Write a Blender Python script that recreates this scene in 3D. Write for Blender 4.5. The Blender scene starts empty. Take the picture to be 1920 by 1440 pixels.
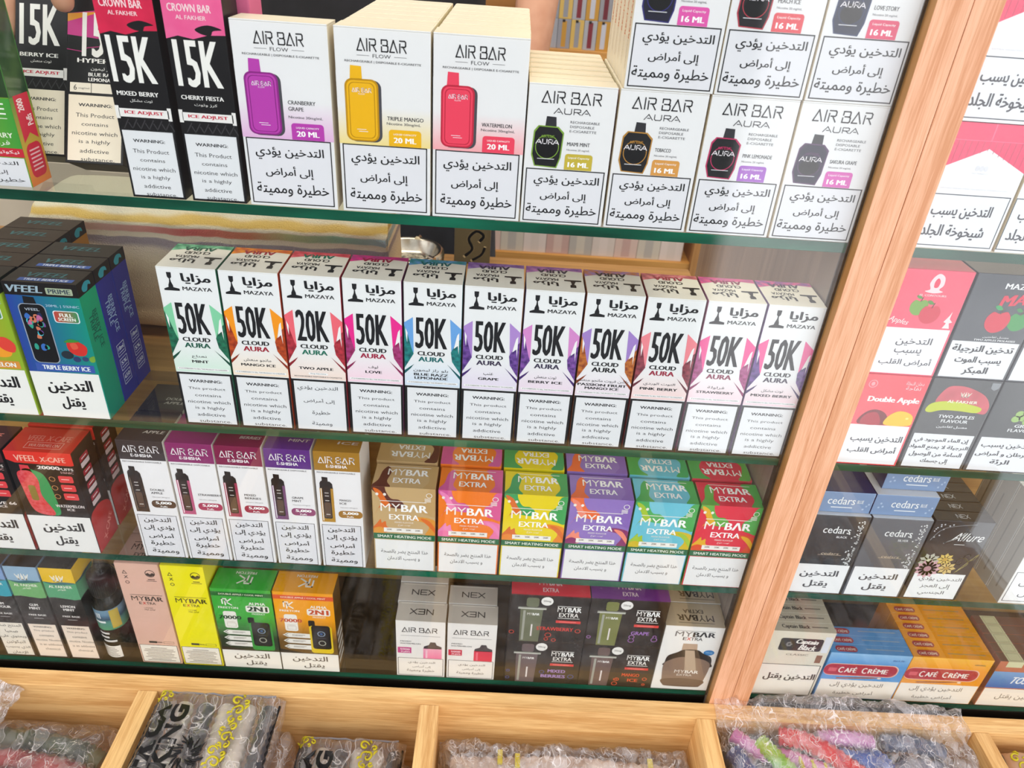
import bpy, bmesh, math, random, unicodedata
from mathutils import Vector, Matrix, noise

random.seed(7)
SC = bpy.context.scene
COL = SC.collection
K = 0.01            # all numbers below are centimetres
Z0 = 80.0           # the second glass shelf stands 80 cm above the floor

# ------------------------------------------------------------------ camera
cam_data = bpy.data.cameras.new('camera')
cam = bpy.data.objects.new('camera', cam_data)
COL.objects.link(cam)
RGT = Vector((0.9979667736121752, 0.013345406203573683, 0.06232350198252656))
DWN = Vector((0.059880454930887166, -0.5312656392968238, -0.845086475823464))
FWD = Vector((0.02183231282696281, 0.8471001833524266, -0.5309845849747683))
m = Matrix.Identity(4)
for i in range(3):
    m[i][0] = RGT[i]; m[i][1] = -DWN[i]; m[i][2] = -FWD[i]
m.translation = Vector((23.8958 * K, -47.7834 * K, (35.4239 + Z0) * K))
cam.matrix_world = m
cam_data.sensor_width = 36.0
cam_data.lens = 1410.0 / 1920.0 * 36.0
cam_data.clip_start = 0.02
cam_data.dof.use_dof = True
cam_data.dof.focus_distance = 0.565
cam_data.dof.aperture_fstop = 13.0
SC.camera = cam

# ------------------------------------------------------------------ view, world, lamps
SC.view_settings.view_transform = 'Standard'
SC.view_settings.look = 'None'
SC.view_settings.exposure = 0.0
SC.view_settings.gamma = 1.0
SC.view_settings.use_curve_mapping = False

W = bpy.data.worlds.new('street_daylight'); SC.world = W
W.use_nodes = True
wn = W.node_tree.nodes; wl = W.node_tree.links
wn.clear()


def wnode(t, **kw):
    n = wn.new(t)
    for k, v in kw.items():
        setattr(n, k, v)
    return n


def wmath(op, a, b=None, c=None):
    n = wnode('ShaderNodeMath', operation=op)
    for i, s in enumerate((a, b, c)):
        if s is None:
            continue
        if isinstance(s, (int, float)):
            n.inputs[i].default_value = s
        else:
            wl.new(s, n.inputs[i])
    return n.outputs[0]


def wstep(x, a, b):
    n = wnode('ShaderNodeMapRange', interpolation_type='SMOOTHSTEP')
    wl.new(x, n.inputs[0])
    n.inputs[1].default_value = a; n.inputs[2].default_value = b
    return n.outputs[0]


tc = wnode('ShaderNodeTexCoord')
sx = wnode('ShaderNodeSeparateXYZ'); wl.new(tc.outputs['Generated'], sx.inputs[0])
dx, dy, dz = sx.outputs
SKY_FRONT = 2.5; SKY_BACK = 0.42; HAZE_PATCH = 2.2; DARK = 0.11
up = wstep(dz, -0.02, 0.30)
front = wstep(dy, 0.35, -0.35)
sky = wmath('ADD', wmath('MULTIPLY', front, SKY_FRONT - SKY_BACK), SKY_BACK)
# zenith dimmed, as under the shop's ceiling, so box tops get less sky
sky = wmath('MULTIPLY', sky, wmath('SUBTRACT', 1.0, wmath('MULTIPLY', wstep(dz, 0.5, 0.85), 0.7)))
# bright patch added low on the right, mirrored as haze by the panes
nz = wnode('ShaderNodeTexNoise'); nz.inputs['Scale'].default_value = 7.0
wl.new(tc.outputs['Generated'], nz.inputs['Vector'])
patch_side = wmath('MULTIPLY', wstep(wmath('ADD', dx, wmath('MULTIPLY', dy, 0.285)), 0.0, 0.03), front)
low = wstep(dz, -0.72, -0.55)
haze_patch = wmath('MULTIPLY', wmath('MULTIPLY', patch_side, low), wmath('ADD', wmath('MULTIPLY', nz.outputs['Fac'], 0.9), 0.45))
ground = wmath('ADD', wmath('MULTIPLY', haze_patch, HAZE_PATCH), DARK)
mixv = wnode('ShaderNodeMix', data_type='FLOAT')
wl.new(up, mixv.inputs[0]); wl.new(ground, mixv.inputs[2]); wl.new(sky, mixv.inputs[3])
bgc = wnode('ShaderNodeBackground'); bgc.inputs[0].default_value = (1.0, 0.968, 1.0, 1)
wl.new(mixv.outputs[0], bgc.inputs[1])
wo = wnode('ShaderNodeOutputWorld'); wl.new(bgc.outputs[0], wo.inputs[0])


def area_light(name, loc, target, sx_, sy_, power, color):
    d = bpy.data.lights.new(name, 'AREA'); d.shape = 'RECTANGLE'
    d.size = sx_ * K; d.size_y = sy_ * K; d.energy = power; d.color = color
    o = bpy.data.objects.new(name, d); COL.objects.link(o)
    o.location = (loc[0] * K, loc[1] * K, (loc[2] + Z0) * K)
    v = Vector(target) - Vector(loc)
    o.rotation_euler = v.to_track_quat('-Z', 'Y').to_euler()
    return o


area_light('ceiling_lamp', (6, 6, 125), (6, 8, 0), 150, 30, 8.5, (1.0, 0.88, 0.70))
area_light('store_lamp', (30, 85, 135), (40, 100, 0), 120, 40, 14, (1.0, 0.88, 0.70))

# ------------------------------------------------------------------ materials
MATS = {}


def lin(c):
    c = c / 255.0
    return c / 12.92 if c <= 0.04045 else ((c + 0.055) / 1.055) ** 2.4


def rgb(h):
    h = h.lstrip('#')
    return tuple(lin(int(h[i:i + 2], 16)) for i in (0, 2, 4)) + (1.0,)


def new_mat(name):
    mt = bpy.data.materials.new(name); mt.use_nodes = True
    mt.node_tree.nodes.clear()
    return mt, mt.node_tree.nodes, mt.node_tree.links


def ink(h, rough=0.38, coat=0.0, metal=0.0):
    """printed card: flat colour with a faint mottled gloss"""
    key = ('ink', h, rough, coat, metal)
    if key in MATS:
        return MATS[key]
    mt, n, l = new_mat('card_' + h.lstrip('#'))
    o = n.new('ShaderNodeOutputMaterial'); b = n.new('ShaderNodeBsdfPrincipled')
    b.inputs['Base Color'].default_value = rgb(h)
    b.inputs['Metallic'].default_value = metal
    b.inputs['Specular IOR Level'].default_value = 0.35
    t = n.new('ShaderNodeTexCoord'); z = n.new('ShaderNodeTexNoise'); z.inputs['Scale'].default_value = 60
    r = n.new('ShaderNodeMapRange'); r.inputs[3].default_value = rough - 0.06; r.inputs[4].default_value = rough + 0.06
    l.new(t.outputs['Object'], z.inputs['Vector']); l.new(z.outputs['Fac'], r.inputs[0])
    l.new(r.outputs[0], b.inputs['Roughness'])
    if coat:
        b.inputs['Coat Weight'].default_value = coat; b.inputs['Coat Roughness'].default_value = 0.08
    l.new(b.outputs[0], o.inputs[0])
    MATS[key] = mt
    return mt


def ramp_mat(stops, axis=2, z0=0.0, z1=1.0, rough=0.38, coat=0.0, bump=0.0, noise_amt=0.0, noise_scale=40):
    """printed colour blend along one axis of the object (stops: position, hex)"""
    key = ('ramp', tuple(stops), axis, z0, z1, rough, coat, bump, noise_amt, noise_scale)
    if key in MATS:
        return MATS[key]
    mt, n, l = new_mat('card_blend')
    o = n.new('ShaderNodeOutputMaterial'); b = n.new('ShaderNodeBsdfPrincipled')
    t = n.new('ShaderNodeTexCoord'); s = n.new('ShaderNodeSeparateXYZ')
    l.new(t.outputs['Object'], s.inputs[0])
    r = n.new('ShaderNodeMapRange'); r.inputs[1].default_value = z0 * K; r.inputs[2].default_value = z1 * K
    l.new(s.outputs[axis], r.inputs[0])
    fac = r.outputs[0]
    z = n.new('ShaderNodeTexNoise'); z.inputs['Scale'].default_value = noise_scale
    l.new(t.outputs['Object'], z.inputs['Vector'])
    if noise_amt:
        a = n.new('ShaderNodeMath'); a.operation = 'MULTIPLY_ADD'
        l.new(z.outputs['Fac'], a.inputs[0]); a.inputs[1].default_value = noise_amt
        a2 = n.new('ShaderNodeMath'); a2.operation = 'SUBTRACT'; l.new(fac, a2.inputs[0]); a2.inputs[1].default_value = noise_amt * .5
        l.new(a2.outputs[0], a.inputs[2]); fac = a.outputs[0]
    cr = n.new('ShaderNodeValToRGB')
    e = cr.color_ramp.elements
    while len(e) < len(stops):
        e.new(0.5)
    for i, (p, h) in enumerate(stops):
        e[i].position = p; e[i].color = rgb(h)
    l.new(fac, cr.inputs[0]); l.new(cr.outputs[0], b.inputs['Base Color'])
    b.inputs['Roughness'].default_value = rough
    b.inputs['Specular IOR Level'].default_value = 0.35
    if coat:
        b.inputs['Coat Weight'].default_value = coat; b.inputs['Coat Roughness'].default_value = 0.08
    if bump:
        bp = n.new('ShaderNodeBump'); bp.inputs['Strength'].default_value = bump; bp.inputs['Distance'].default_value = 0.002
        l.new(z.outputs['Fac'], bp.inputs['Height']); l.new(bp.outputs[0], b.inputs['Normal'])
    l.new(b.outputs[0], o.inputs[0])
    MATS[key] = mt
    return mt


def mottle(h1, h2, scale=30, rough=0.45, coat=0.0, bump=0.0, detail=4, lo=.35, hi=.65):
    """two colours mixed by noise (marbled print, stone texture, weave)"""
    key = ('mot', h1, h2, scale, rough, coat, bump, lo, hi)
    if key in MATS:
        return MATS[key]
    mt, n, l = new_mat('mottled_' + h1.lstrip('#'))
    o = n.new('ShaderNodeOutputMaterial'); b = n.new('ShaderNodeBsdfPrincipled')
    t = n.new('ShaderNodeTexCoord'); z = n.new('ShaderNodeTexNoise')
    z.inputs['Scale'].default_value = scale; z.inputs['Detail'].default_value = detail
    l.new(t.outputs['Object'], z.inputs['Vector'])
    cr = n.new('ShaderNodeValToRGB'); cr.color_ramp.elements[0].position = lo; cr.color_ramp.elements[1].position = hi
    cr.color_ramp.elements[0].color = rgb(h1); cr.color_ramp.elements[1].color = rgb(h2)
    l.new(z.outputs['Fac'], cr.inputs[0]); l.new(cr.outputs[0], b.inputs['Base Color'])
    b.inputs['Roughness'].default_value = rough
    if coat:
        b.inputs['Coat Weight'].default_value = coat; b.inputs['Coat Roughness'].default_value = 0.08
    if bump:
        bp = n.new('ShaderNodeBump'); bp.inputs['Strength'].default_value = bump; bp.inputs['Distance'].default_value = 0.002
        l.new(z.outputs['Fac'], bp.inputs['Height']); l.new(bp.outputs[0], b.inputs['Normal'])
    l.new(b.outputs[0], o.inputs[0])
    MATS[key] = mt
    return mt


def wood(name, light, dark, axis, rough=0.45, scale=1.0, pores=0.35):
    """oak laminate with grain running along one axis"""
    key = ('wood', name)
    if key in MATS:
        return MATS[key]
    mt, n, l = new_mat(name)
    o = n.new('ShaderNodeOutputMaterial'); b = n.new('ShaderNodeBsdfPrincipled')
    t = n.new('ShaderNodeTexCoord'); mp = n.new('ShaderNodeMapping')
    sc = [820 * scale] * 3; sc[axis] = 34 * scale
    mp.inputs['Scale'].default_value = sc
    l.new(t.outputs['Object'], mp.inputs[0])
    z = n.new('ShaderNodeTexNoise'); z.inputs['Scale'].default_value = 1.0; z.inputs['Detail'].default_value = 5
    z.inputs['Distortion'].default_value = 0.6
    l.new(mp.outputs[0], z.inputs['Vector'])
    mp2 = n.new('ShaderNodeMapping'); sc2 = [120 * scale] * 3; sc2[axis] = 4 * scale
    mp2.inputs['Scale'].default_value = sc2; l.new(t.outputs['Object'], mp2.inputs[0])
    z2 = n.new('ShaderNodeTexNoise'); z2.inputs['Scale'].default_value = 1.0; z2.inputs['Detail'].default_value = 3
    l.new(mp2.outputs[0], z2.inputs['Vector'])
    ad = n.new('ShaderNodeMath'); ad.operation = 'MULTIPLY_ADD'; ad.inputs[1].default_value = pores
    ad.inputs[2].default_value = -pores * .5
    l.new(z.outputs['Fac'], ad.inputs[0])
    ad2 = n.new('ShaderNodeMath'); ad2.operation = 'ADD'; l.new(ad.outputs[0], ad2.inputs[0]); l.new(z2.outputs['Fac'], ad2.inputs[1])
    cr = n.new('ShaderNodeValToRGB'); cr.color_ramp.elements[0].position = 0.30; cr.color_ramp.elements[1].position = 0.66
    cr.color_ramp.elements[0].color = rgb(dark); cr.color_ramp.elements[1].color = rgb(light)
    l.new(ad2.outputs[0], cr.inputs[0]); l.new(cr.outputs[0], b.inputs['Base Color'])
    b.inputs['Roughness'].default_value = rough
    bp = n.new('ShaderNodeBump'); bp.inputs['Strength'].default_value = 0.12; bp.inputs['Distance'].default_value = 0.001
    l.new(z.outputs['Fac'], bp.inputs['Height']); l.new(bp.outputs[0], b.inputs['Normal'])
    l.new(b.outputs[0], o.inputs[0])
    MATS[key] = mt
    return mt


def sheet(name, tint, ior=1.5, rough=0.0, milk=0.0, milk_col='#ffffff', bump=0.0, bscale=120, gloss=1.0, vor=False, crease=0.0, cscale=45):
    """thin clear sheet: passes light straight through, mirrors by the Fresnel law"""
    mt, n, l = new_mat(name)
    o = n.new('ShaderNodeOutputMaterial'); tr = n.new('ShaderNodeBsdfTransparent'); gl = n.new('ShaderNodeBsdfGlossy')
    tr.inputs[0].default_value = rgb(tint); gl.inputs['Roughness'].default_value = rough
    gl.inputs[0].default_value = (gloss, gloss, gloss, 1)
    # Fresnel reflection of a thin sheet (the same from both sides)
    f0 = ((ior - 1) / (ior + 1)) ** 2
    ge = n.new('ShaderNodeNewGeometry'); dt = n.new('ShaderNodeVectorMath'); dt.operation = 'DOT_PRODUCT'
    l.new(ge.outputs['Incoming'], dt.inputs[0]); l.new(ge.outputs['Normal'], dt.inputs[1])
    def mth(op, a, b):
        q = n.new('ShaderNodeMath'); q.operation = op
        for i, v in enumerate((a, b)):
            if v is None: continue
            if isinstance(v, (int, float)): q.inputs[i].default_value = v
            else: l.new(v, q.inputs[i])
        return q.outputs[0]
    inv = mth('SUBTRACT', 1.0, mth('ABSOLUTE', dt.outputs['Value'], None))
    fres = mth('ADD', mth('MULTIPLY', mth('POWER', inv, 5.0), 1 - f0), f0)
    base = tr.outputs[0]
    if milk:
        df = n.new('ShaderNodeBsdfDiffuse'); df.inputs[0].default_value = rgb(milk_col)
        mx = n.new('ShaderNodeMixShader'); mx.inputs[0].default_value = milk
        l.new(tr.outputs[0], mx.inputs[1]); l.new(df.outputs[0], mx.inputs[2]); base = mx.outputs[0]
    if bump:
        t = n.new('ShaderNodeTexCoord')
        z = n.new('ShaderNodeTexVoronoi' if vor else 'ShaderNodeTexNoise'); z.inputs['Scale'].default_value = bscale
        if not vor:
            z.inputs['Detail'].default_value = 3; z.inputs['Distortion'].default_value = 1.2
        l.new(t.outputs['Object'], z.inputs['Vector'])
        bp = n.new('ShaderNodeBump'); bp.inputs['Strength'].default_value = bump; bp.inputs['Distance'].default_value = 0.004
        l.new(z.outputs[0], bp.inputs['Height'])
        l.new(bp.outputs[0], gl.inputs['Normal']); l.new(bp.outputs[0], dt.inputs[1])
    if crease:      # crumpled film: hazy facets and white folds, its bright glints put into the colour
        t2 = n.new('ShaderNodeTexCoord'); wv = n.new('ShaderNodeTexNoise'); wv.inputs['Scale'].default_value = cscale * .5
        l.new(t2.outputs['Object'], wv.inputs['Vector'])
        wm = n.new('ShaderNodeVectorMath'); wm.operation = 'MULTIPLY_ADD'; l.new(wv.outputs['Color'], wm.inputs[0]); wm.inputs[1].default_value = (.05, .05, .05)
        mpv = n.new('ShaderNodeMapping'); mpv.inputs['Rotation'].default_value = (0, 0, .7); mpv.inputs['Scale'].default_value = (1.5, .5, 1); l.new(t2.outputs['Object'], mpv.inputs[0]); l.new(mpv.outputs[0], wm.inputs[2])
        hz = None
        for q, sc_ in enumerate((cscale, cscale * 2.1)):
            v1 = n.new('ShaderNodeTexVoronoi'); v1.inputs['Scale'].default_value = sc_; l.new(wm.outputs[0], v1.inputs['Vector'])
            v2 = n.new('ShaderNodeTexVoronoi'); v2.feature = 'DISTANCE_TO_EDGE'; v2.inputs['Scale'].default_value = sc_; l.new(wm.outputs[0], v2.inputs['Vector'])
            sp = n.new('ShaderNodeSeparateColor'); l.new(v1.outputs['Color'], sp.inputs[0])
            m1 = n.new('ShaderNodeMapRange'); l.new(sp.outputs[0], m1.inputs[0]); m1.inputs[1].default_value = .7; m1.inputs[2].default_value = 1.0; m1.inputs[3].default_value = 0; m1.inputs[4].default_value = .28
            m2 = n.new('ShaderNodeMapRange'); l.new(v2.outputs['Distance'], m2.inputs[0]); m2.inputs[1].default_value = .045; m2.inputs[2].default_value = .0; m2.inputs[3].default_value = 0; m2.inputs[4].default_value = 1
            m3 = n.new('ShaderNodeMapRange'); l.new(sp.outputs[1], m3.inputs[0]); m3.inputs[1].default_value = .52; m3.inputs[2].default_value = .8
            e_ = mth('MAXIMUM', m1.outputs[0], mth('MULTIPLY', m2.outputs[0], m3.outputs[0]))
            hz = e_ if hz is None else mth('MAXIMUM', hz, e_)
        dw = n.new('ShaderNodeBsdfDiffuse'); dw.inputs[0].default_value = rgb('#f8f4f3')
        mxc = n.new('ShaderNodeMixShader'); l.new(mth('MULTIPLY', hz, crease), mxc.inputs[0]); l.new(base, mxc.inputs[1]); l.new(dw.outputs[0], mxc.inputs[2]); base = mxc.outputs[0]
    mx2 = n.new('ShaderNodeMixShader')
    l.new(fres, mx2.inputs[0]); l.new(base, mx2.inputs[1]); l.new(gl.outputs[0], mx2.inputs[2])
    l.new(mx2.outputs[0], o.inputs[0])
    return mt


M_PANE = sheet('clear_pane_glass', '#fdfffe', ior=1.5)
M_SHELF = sheet('shelf_glass', '#fafdfc', ior=1.5)
M_EDGE = None


def edge_glass():
    mt, n, l = new_mat('green_glass_edge')
    o = n.new('ShaderNodeOutputMaterial'); b = n.new('ShaderNodeBsdfPrincipled')
    t = n.new('ShaderNodeTexCoord'); mp = n.new('ShaderNodeMapping'); mp.inputs['Scale'].default_value = (9, 1, 60)
    z = n.new('ShaderNodeTexNoise'); z.inputs['Scale'].default_value = 1.0; z.inputs['Detail'].default_value = 3
    l.new(t.outputs['Object'], mp.inputs[0]); l.new(mp.outputs[0], z.inputs['Vector'])
    cr = n.new('ShaderNodeValToRGB'); cr.color_ramp.elements[0].position = .3; cr.color_ramp.elements[1].position = .75
    cr.color_ramp.elements[0].color = rgb('#042a1f'); cr.color_ramp.elements[1].color = rgb('#0f6d52')
    l.new(z.outputs['Fac'], cr.inputs[0]); l.new(cr.outputs[0], b.inputs['Base Color'])
    b.inputs['Roughness'].default_value = 0.08
    l.new(b.outputs[0], o.inputs[0])
    return mt


M_EDGE = edge_glass()
M_FILM = sheet('crinkled_clear_film', '#f6f4f3', ior=1.75, rough=0.16, milk=0.06, milk_col='#efe8e6', bump=1.0, bscale=70, crease=.8, cscale=70)
M_FILM2 = sheet('soft_clear_film', '#f7f4f2', ior=1.7, rough=0.12, milk=0.06, milk_col='#e9e2e0', bump=0.9, bscale=50, crease=.55, cscale=55)
M_WRAP = sheet('cellophane', '#ffffff', ior=1.35, rough=0.05, bump=0.35, bscale=70)

# ------------------------------------------------------------------ mesh builder
FLAT = True


class MB:
    def __init__(s):
        s.v = []; s.f = []; s.mi = []; s.mats = []; s.smooth = []

    def mat(s, mt):
        if mt not in s.mats:
            s.mats.append(mt)
        return s.mats.index(mt)

    def poly(s, pts, mt, sm=False):
        i = len(s.v); s.v += [tuple(p) for p in pts]
        s.f.append(tuple(range(i, i + len(pts)))); s.mi.append(s.mat(mt)); s.smooth.append(sm)

    def mesh(s, verts, faces, mt, sm=True):
        i = len(s.v); k = s.mat(mt); s.v += [tuple(p) for p in verts]
        for f in faces:
            s.f.append(tuple(j + i for j in f)); s.mi.append(k); s.smooth.append(sm)

    def grid(s, rows, mt, sm=True, closed_u=False):
        """rows: list of equal-length point lists"""
        nu = len(rows[0]); vs = [p for r in rows for p in r]; fs = []
        for a in range(len(rows) - 1):
            for b in range(nu if closed_u else nu - 1):
                c = (b + 1) % nu
                fs.append((a * nu + b, a * nu + c, (a + 1) * nu + c, (a + 1) * nu + b))
        s.mesh(vs, fs, mt, sm)

    def box(s, x0, y0, z0, x1, y1, z1, mt, bev=0.05, mats=None, seg=2):
        """bevelled box; mats may give a material per side: F B L R T D"""
        bm = bmesh.new(); bmesh.ops.create_cube(bm, size=1.0)
        bmesh.ops.scale(bm, vec=(x1 - x0, y1 - y0, z1 - z0), verts=bm.verts)
        bmesh.ops.translate(bm, vec=((x0 + x1) / 2, (y0 + y1) / 2, (z0 + z1) / 2), verts=bm.verts)
        if bev > 0:
            bmesh.ops.bevel(bm, geom=list(bm.edges), offset=bev, segments=seg, affect='EDGES', profile=0.7)
        bm.normal_update(); bm.verts.index_update()
        i = len(s.v); s.v += [tuple(v.co) for v in bm.verts]
        for f in bm.faces:
            mm = mt
            if mats:
                nx, ny, nz_ = f.normal
                a = max((abs(nx), 0), (abs(ny), 1), (abs(nz_), 2))[1]
                side = ('R' if nx > 0 else 'L', 'B' if ny > 0 else 'F', 'T' if nz_ > 0 else 'D')[a]
                mm = mats.get(side, mt)
            s.f.append(tuple(v.index + i for v in f.verts)); s.mi.append(s.mat(mm)); s.smooth.append(False)
        bm.free()

    def tube(s, pts, r, mt, seg=8, caps=True, closed=False):
        pts = [Vector(p) for p in pts]; n = len(pts)
        rr = r if isinstance(r, (list, tuple)) else [r] * n
        rows = []; prev = None
        for i in range(n):
            a = pts[max(i - 1, 0)]; b = pts[min(i + 1, n - 1)]
            t = (b - a).normalized()
            if prev is None:
                up_ = Vector((0, 0, 1)) if abs(t.z) < .9 else Vector((1, 0, 0))
                x = t.cross(up_).normalized()
            else:
                x = (prev - t * prev.dot(t)).normalized()
            prev = x; y = t.cross(x)
            rows.append([pts[i] + (x * math.cos(2 * math.pi * k / seg) + y * math.sin(2 * math.pi * k / seg)) * rr[i] for k in range(seg)])
        s.grid(rows, mt, True, closed_u=True)
        if caps:
            s.poly(rows[0][::-1], mt); s.poly(rows[-1], mt)

    def lathe(s, prof, c, mt, seg=32):
        rows = [[(c[0] + r * math.cos(2 * math.pi * k / seg), c[1] + r * math.sin(2 * math.pi * k / seg), c[2] + z) for k in range(seg)] for r, z in prof]
        s.grid(rows, mt, True, closed_u=True)

    def build(s, name, parent=None, loc=None, world=False):
        me = bpy.data.meshes.new(name)
        dz_ = Z0 if world else 0.0
        me.from_pydata([(x * K, y * K, (z + dz_) * K) for x, y, z in s.v], [], s.f)
        for mt in s.mats:
            me.materials.append(mt)
        me.polygons.foreach_set('material_index', s.mi)
        me.polygons.foreach_set('use_smooth', s.smooth)
        me.update()
        o = bpy.data.objects.new(name, me); COL.objects.link(o)
        if parent is not None:
            o.parent = parent
        if loc is not None:
            o.location = (loc[0] * K, loc[1] * K, (loc[2] + Z0) * K)
        return o


def tag(o, label=None, cat=None, group=None, kind=None):
    if label: o['label'] = label
    if cat: o['category'] = cat
    if group: o['group'] = group
    if kind: o['kind'] = kind
    return o


def empty(name, loc, label, cat, group=None, rot=(0, 0, 0)):
    o = bpy.data.objects.new(name, None); COL.objects.link(o)
    o.empty_display_size = 0.02
    o.location = (loc[0] * K, loc[1] * K, (loc[2] + Z0) * K); o.rotation_euler = rot
    return tag(o, label, cat, group)


def at_base(mb, name, x, y, z, label=None, cat=None, group=None, kind=None):
    """mesh given in scene centimetres, origin set at (x, y, z)"""
    mb.v = [(a - x, b - y, c - z) for a, b, c in mb.v]
    return tag(mb.build(name, loc=(x, y, z)), label, cat, group, kind)


# ------------------------------------------------------------------ lettering
ARAB = {}
for cp in list(range(0xFE70, 0xFEFD)):
    d = unicodedata.decomposition(chr(cp)).split()
    if len(d) >= 2 and d[0] in ('<isolated>', '<final>', '<initial>', '<medial>'):
        base = ''.join(chr(int(x, 16)) for x in d[1:])
        ARAB.setdefault(base, {})[d[0][1:-1]] = chr(cp)


def shape_arabic(s):
    out = []; i = 0; toks = []
    while i < len(s):
        if s[i:i + 2] in ARAB and s[i] == '\u0644' and len(s[i:i + 2]) == 2:
            toks.append(s[i:i + 2]); i += 2
        else:
            toks.append(s[i]); i += 1
    def joins_next(t): return t in ARAB and 'initial' in ARAB[t]
    def joins_prev(t): return t in ARAB and 'final' in ARAB[t]
    for i, t in enumerate(toks):
        if t not in ARAB:
            out.append(t); continue
        p = i > 0 and joins_next(toks[i - 1]) and joins_prev(t)
        nx = i + 1 < len(toks) and joins_next(t) and joins_prev(toks[i + 1])
        form = 'medial' if p and nx else 'final' if p else 'initial' if nx else 'isolated'
        out.append(ARAB[t].get(form, t))
    return ''.join(reversed(out))


TXT = {}
_cu = bpy.data.curves.new('lettering_source', 'FONT')
_to = bpy.data.objects.new('lettering_source', _cu); COL.objects.link(_to)


def glyphs(s, bold=0.0, res=2):
    key = (s, bold, res)
    if key in TXT:
        return TXT[key]
    body = shape_arabic(s) if any('\u0600' <= ch <= '\u06ff' for ch in s) else s
    _cu.body = body; _cu.resolution_u = res; _cu.offset = bold or (.006 if body is not s else 0.0); _cu.fill_mode = 'FRONT'
    dg = bpy.context.evaluated_depsgraph_get(); dg.update()
    ev = _to.evaluated_get(dg); me = ev.to_mesh()
    vs = [(v.co.x, v.co.y) for v in me.vertices]; fs = [tuple(p.vertices) for p in me.polygons]
    ev.to_mesh_clear()
    x0 = min(v[0] for v in vs); x1 = max(v[0] for v in vs); y0 = min(v[1] for v in vs); y1 = max(v[1] for v in vs)
    wd, ht = max(x1 - x0, 1e-6), max(y1 - y0, 1e-6)
    vs = [((a - x0) / wd - .5, (b - y0) / ht - .5) for a, b in vs]
    TXT[key] = (vs, fs, wd / ht)
    return TXT[key]


def catmull(pts, n=6, closed=True):
    out = []; k = len(pts)
    rng = range(k) if closed else range(k - 1)
    for i in rng:
        g = (lambda j: pts[j % k]) if closed else (lambda j: pts[min(max(j, 0), k - 1)])
        p0, p1, p2, p3 = g(i - 1), g(i), g(i + 1), g(i + 2)
        for q in range(n):
            t = q / n
            out.append(tuple(.5 * (2 * b + (c - a) * t + (2 * a - 5 * b + 4 * c - d) * t * t + (3 * b - a - 3 * c + d) * t ** 3) for a, b, c, d in zip(p0, p1, p2, p3)))
    if not closed:
        out.append(tuple(pts[-1]))
    return out


# stroke logos in a unit-height box
def logo_air_bar():
    A = lambda x: [[(x, 0), (x + .42, 1), (x + .84, 0)], [(x, 0), (x + .50, 0)]]
    R_ = lambda x: [[(x, .74), (x, 0)], [(x, 1), (x + .56, 1), (x + .66, .9), (x + .66, .60), (x + .56, .50), (x + .20, .50)], [(x + .36, .50), (x + .70, 0)]]
    L = A(0) + [[(1.12, 1), (1.12, 0)]] + R_(1.44)
    L += [[(2.78, .68), (2.78, 1), (3.36, 1), (3.44, .92), (3.44, .62), (3.34, .53), (2.96, .53)], [(3.34, .53), (3.5, .44), (3.5, .08), (3.4, 0), (2.78, 0), (2.78, .40)]]
    L += A(3.72) + R_(4.86)
    return L, 5.56


def logo_aura():
    A = lambda x: [[(x, 0), (x + .55, 1), (x + 1.1, 0)], [(x + .45, 0.28), (x + .75, 0.28)]]
    L = A(0) + [[(1.35, 1), (1.35, .2), (1.5, 0), (2.1, 0), (2.25, .2), (2.25, 1)]]
    L += [[(2.6, 0), (2.6, 1), (3.3, 1), (3.45, .9), (3.45, .55), (3.3, .42), (2.6, .42)], [(3.0, .42), (3.45, 0)]]
    L += A(3.65)
    return L, 4.75


def logo_nex():
    return [[(0, 0), (0, 1), (.8, 0), (.8, 1)], [(1.9, 1), (1.1, 1), (1.1, 0), (1.9, 0)], [(1.1, .5), (1.8, .5)], [(2.1, 1), (2.9, 0)], [(2.1, 0), (2.9, 1)]], 2.9


def logo_k():
    return [[(0, 1), (0, .2)], [(0, 1), (.5, 1)], [(.35, 0), (.35, .7), (.55, .8)], [(1.1, 1), (.5, .45), (1.1, 0)]], 1.1


def logo_crown():
    return [[(.25, 0), (.0, 1)], [(.25, 0), (.2, .75)], [(.3, 0), (.38, 1)], [(.55, 0), (.55, .7)], [(.62, 0), (.62, 1.1)], [(.7, 0), (.7, .7)],
            [(.95, 0), (.87, 1)], [(1.0, 0), (1.05, .75)], [(1.0, 0), (1.25, 1)], [(.22, 0), (1.03, 0)]], 1.25


LOGOS = {'airbar': logo_air_bar(), 'aura': logo_aura(), 'nex': logo_nex(), 'k': logo_k(), 'crown': logo_crown()}


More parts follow.
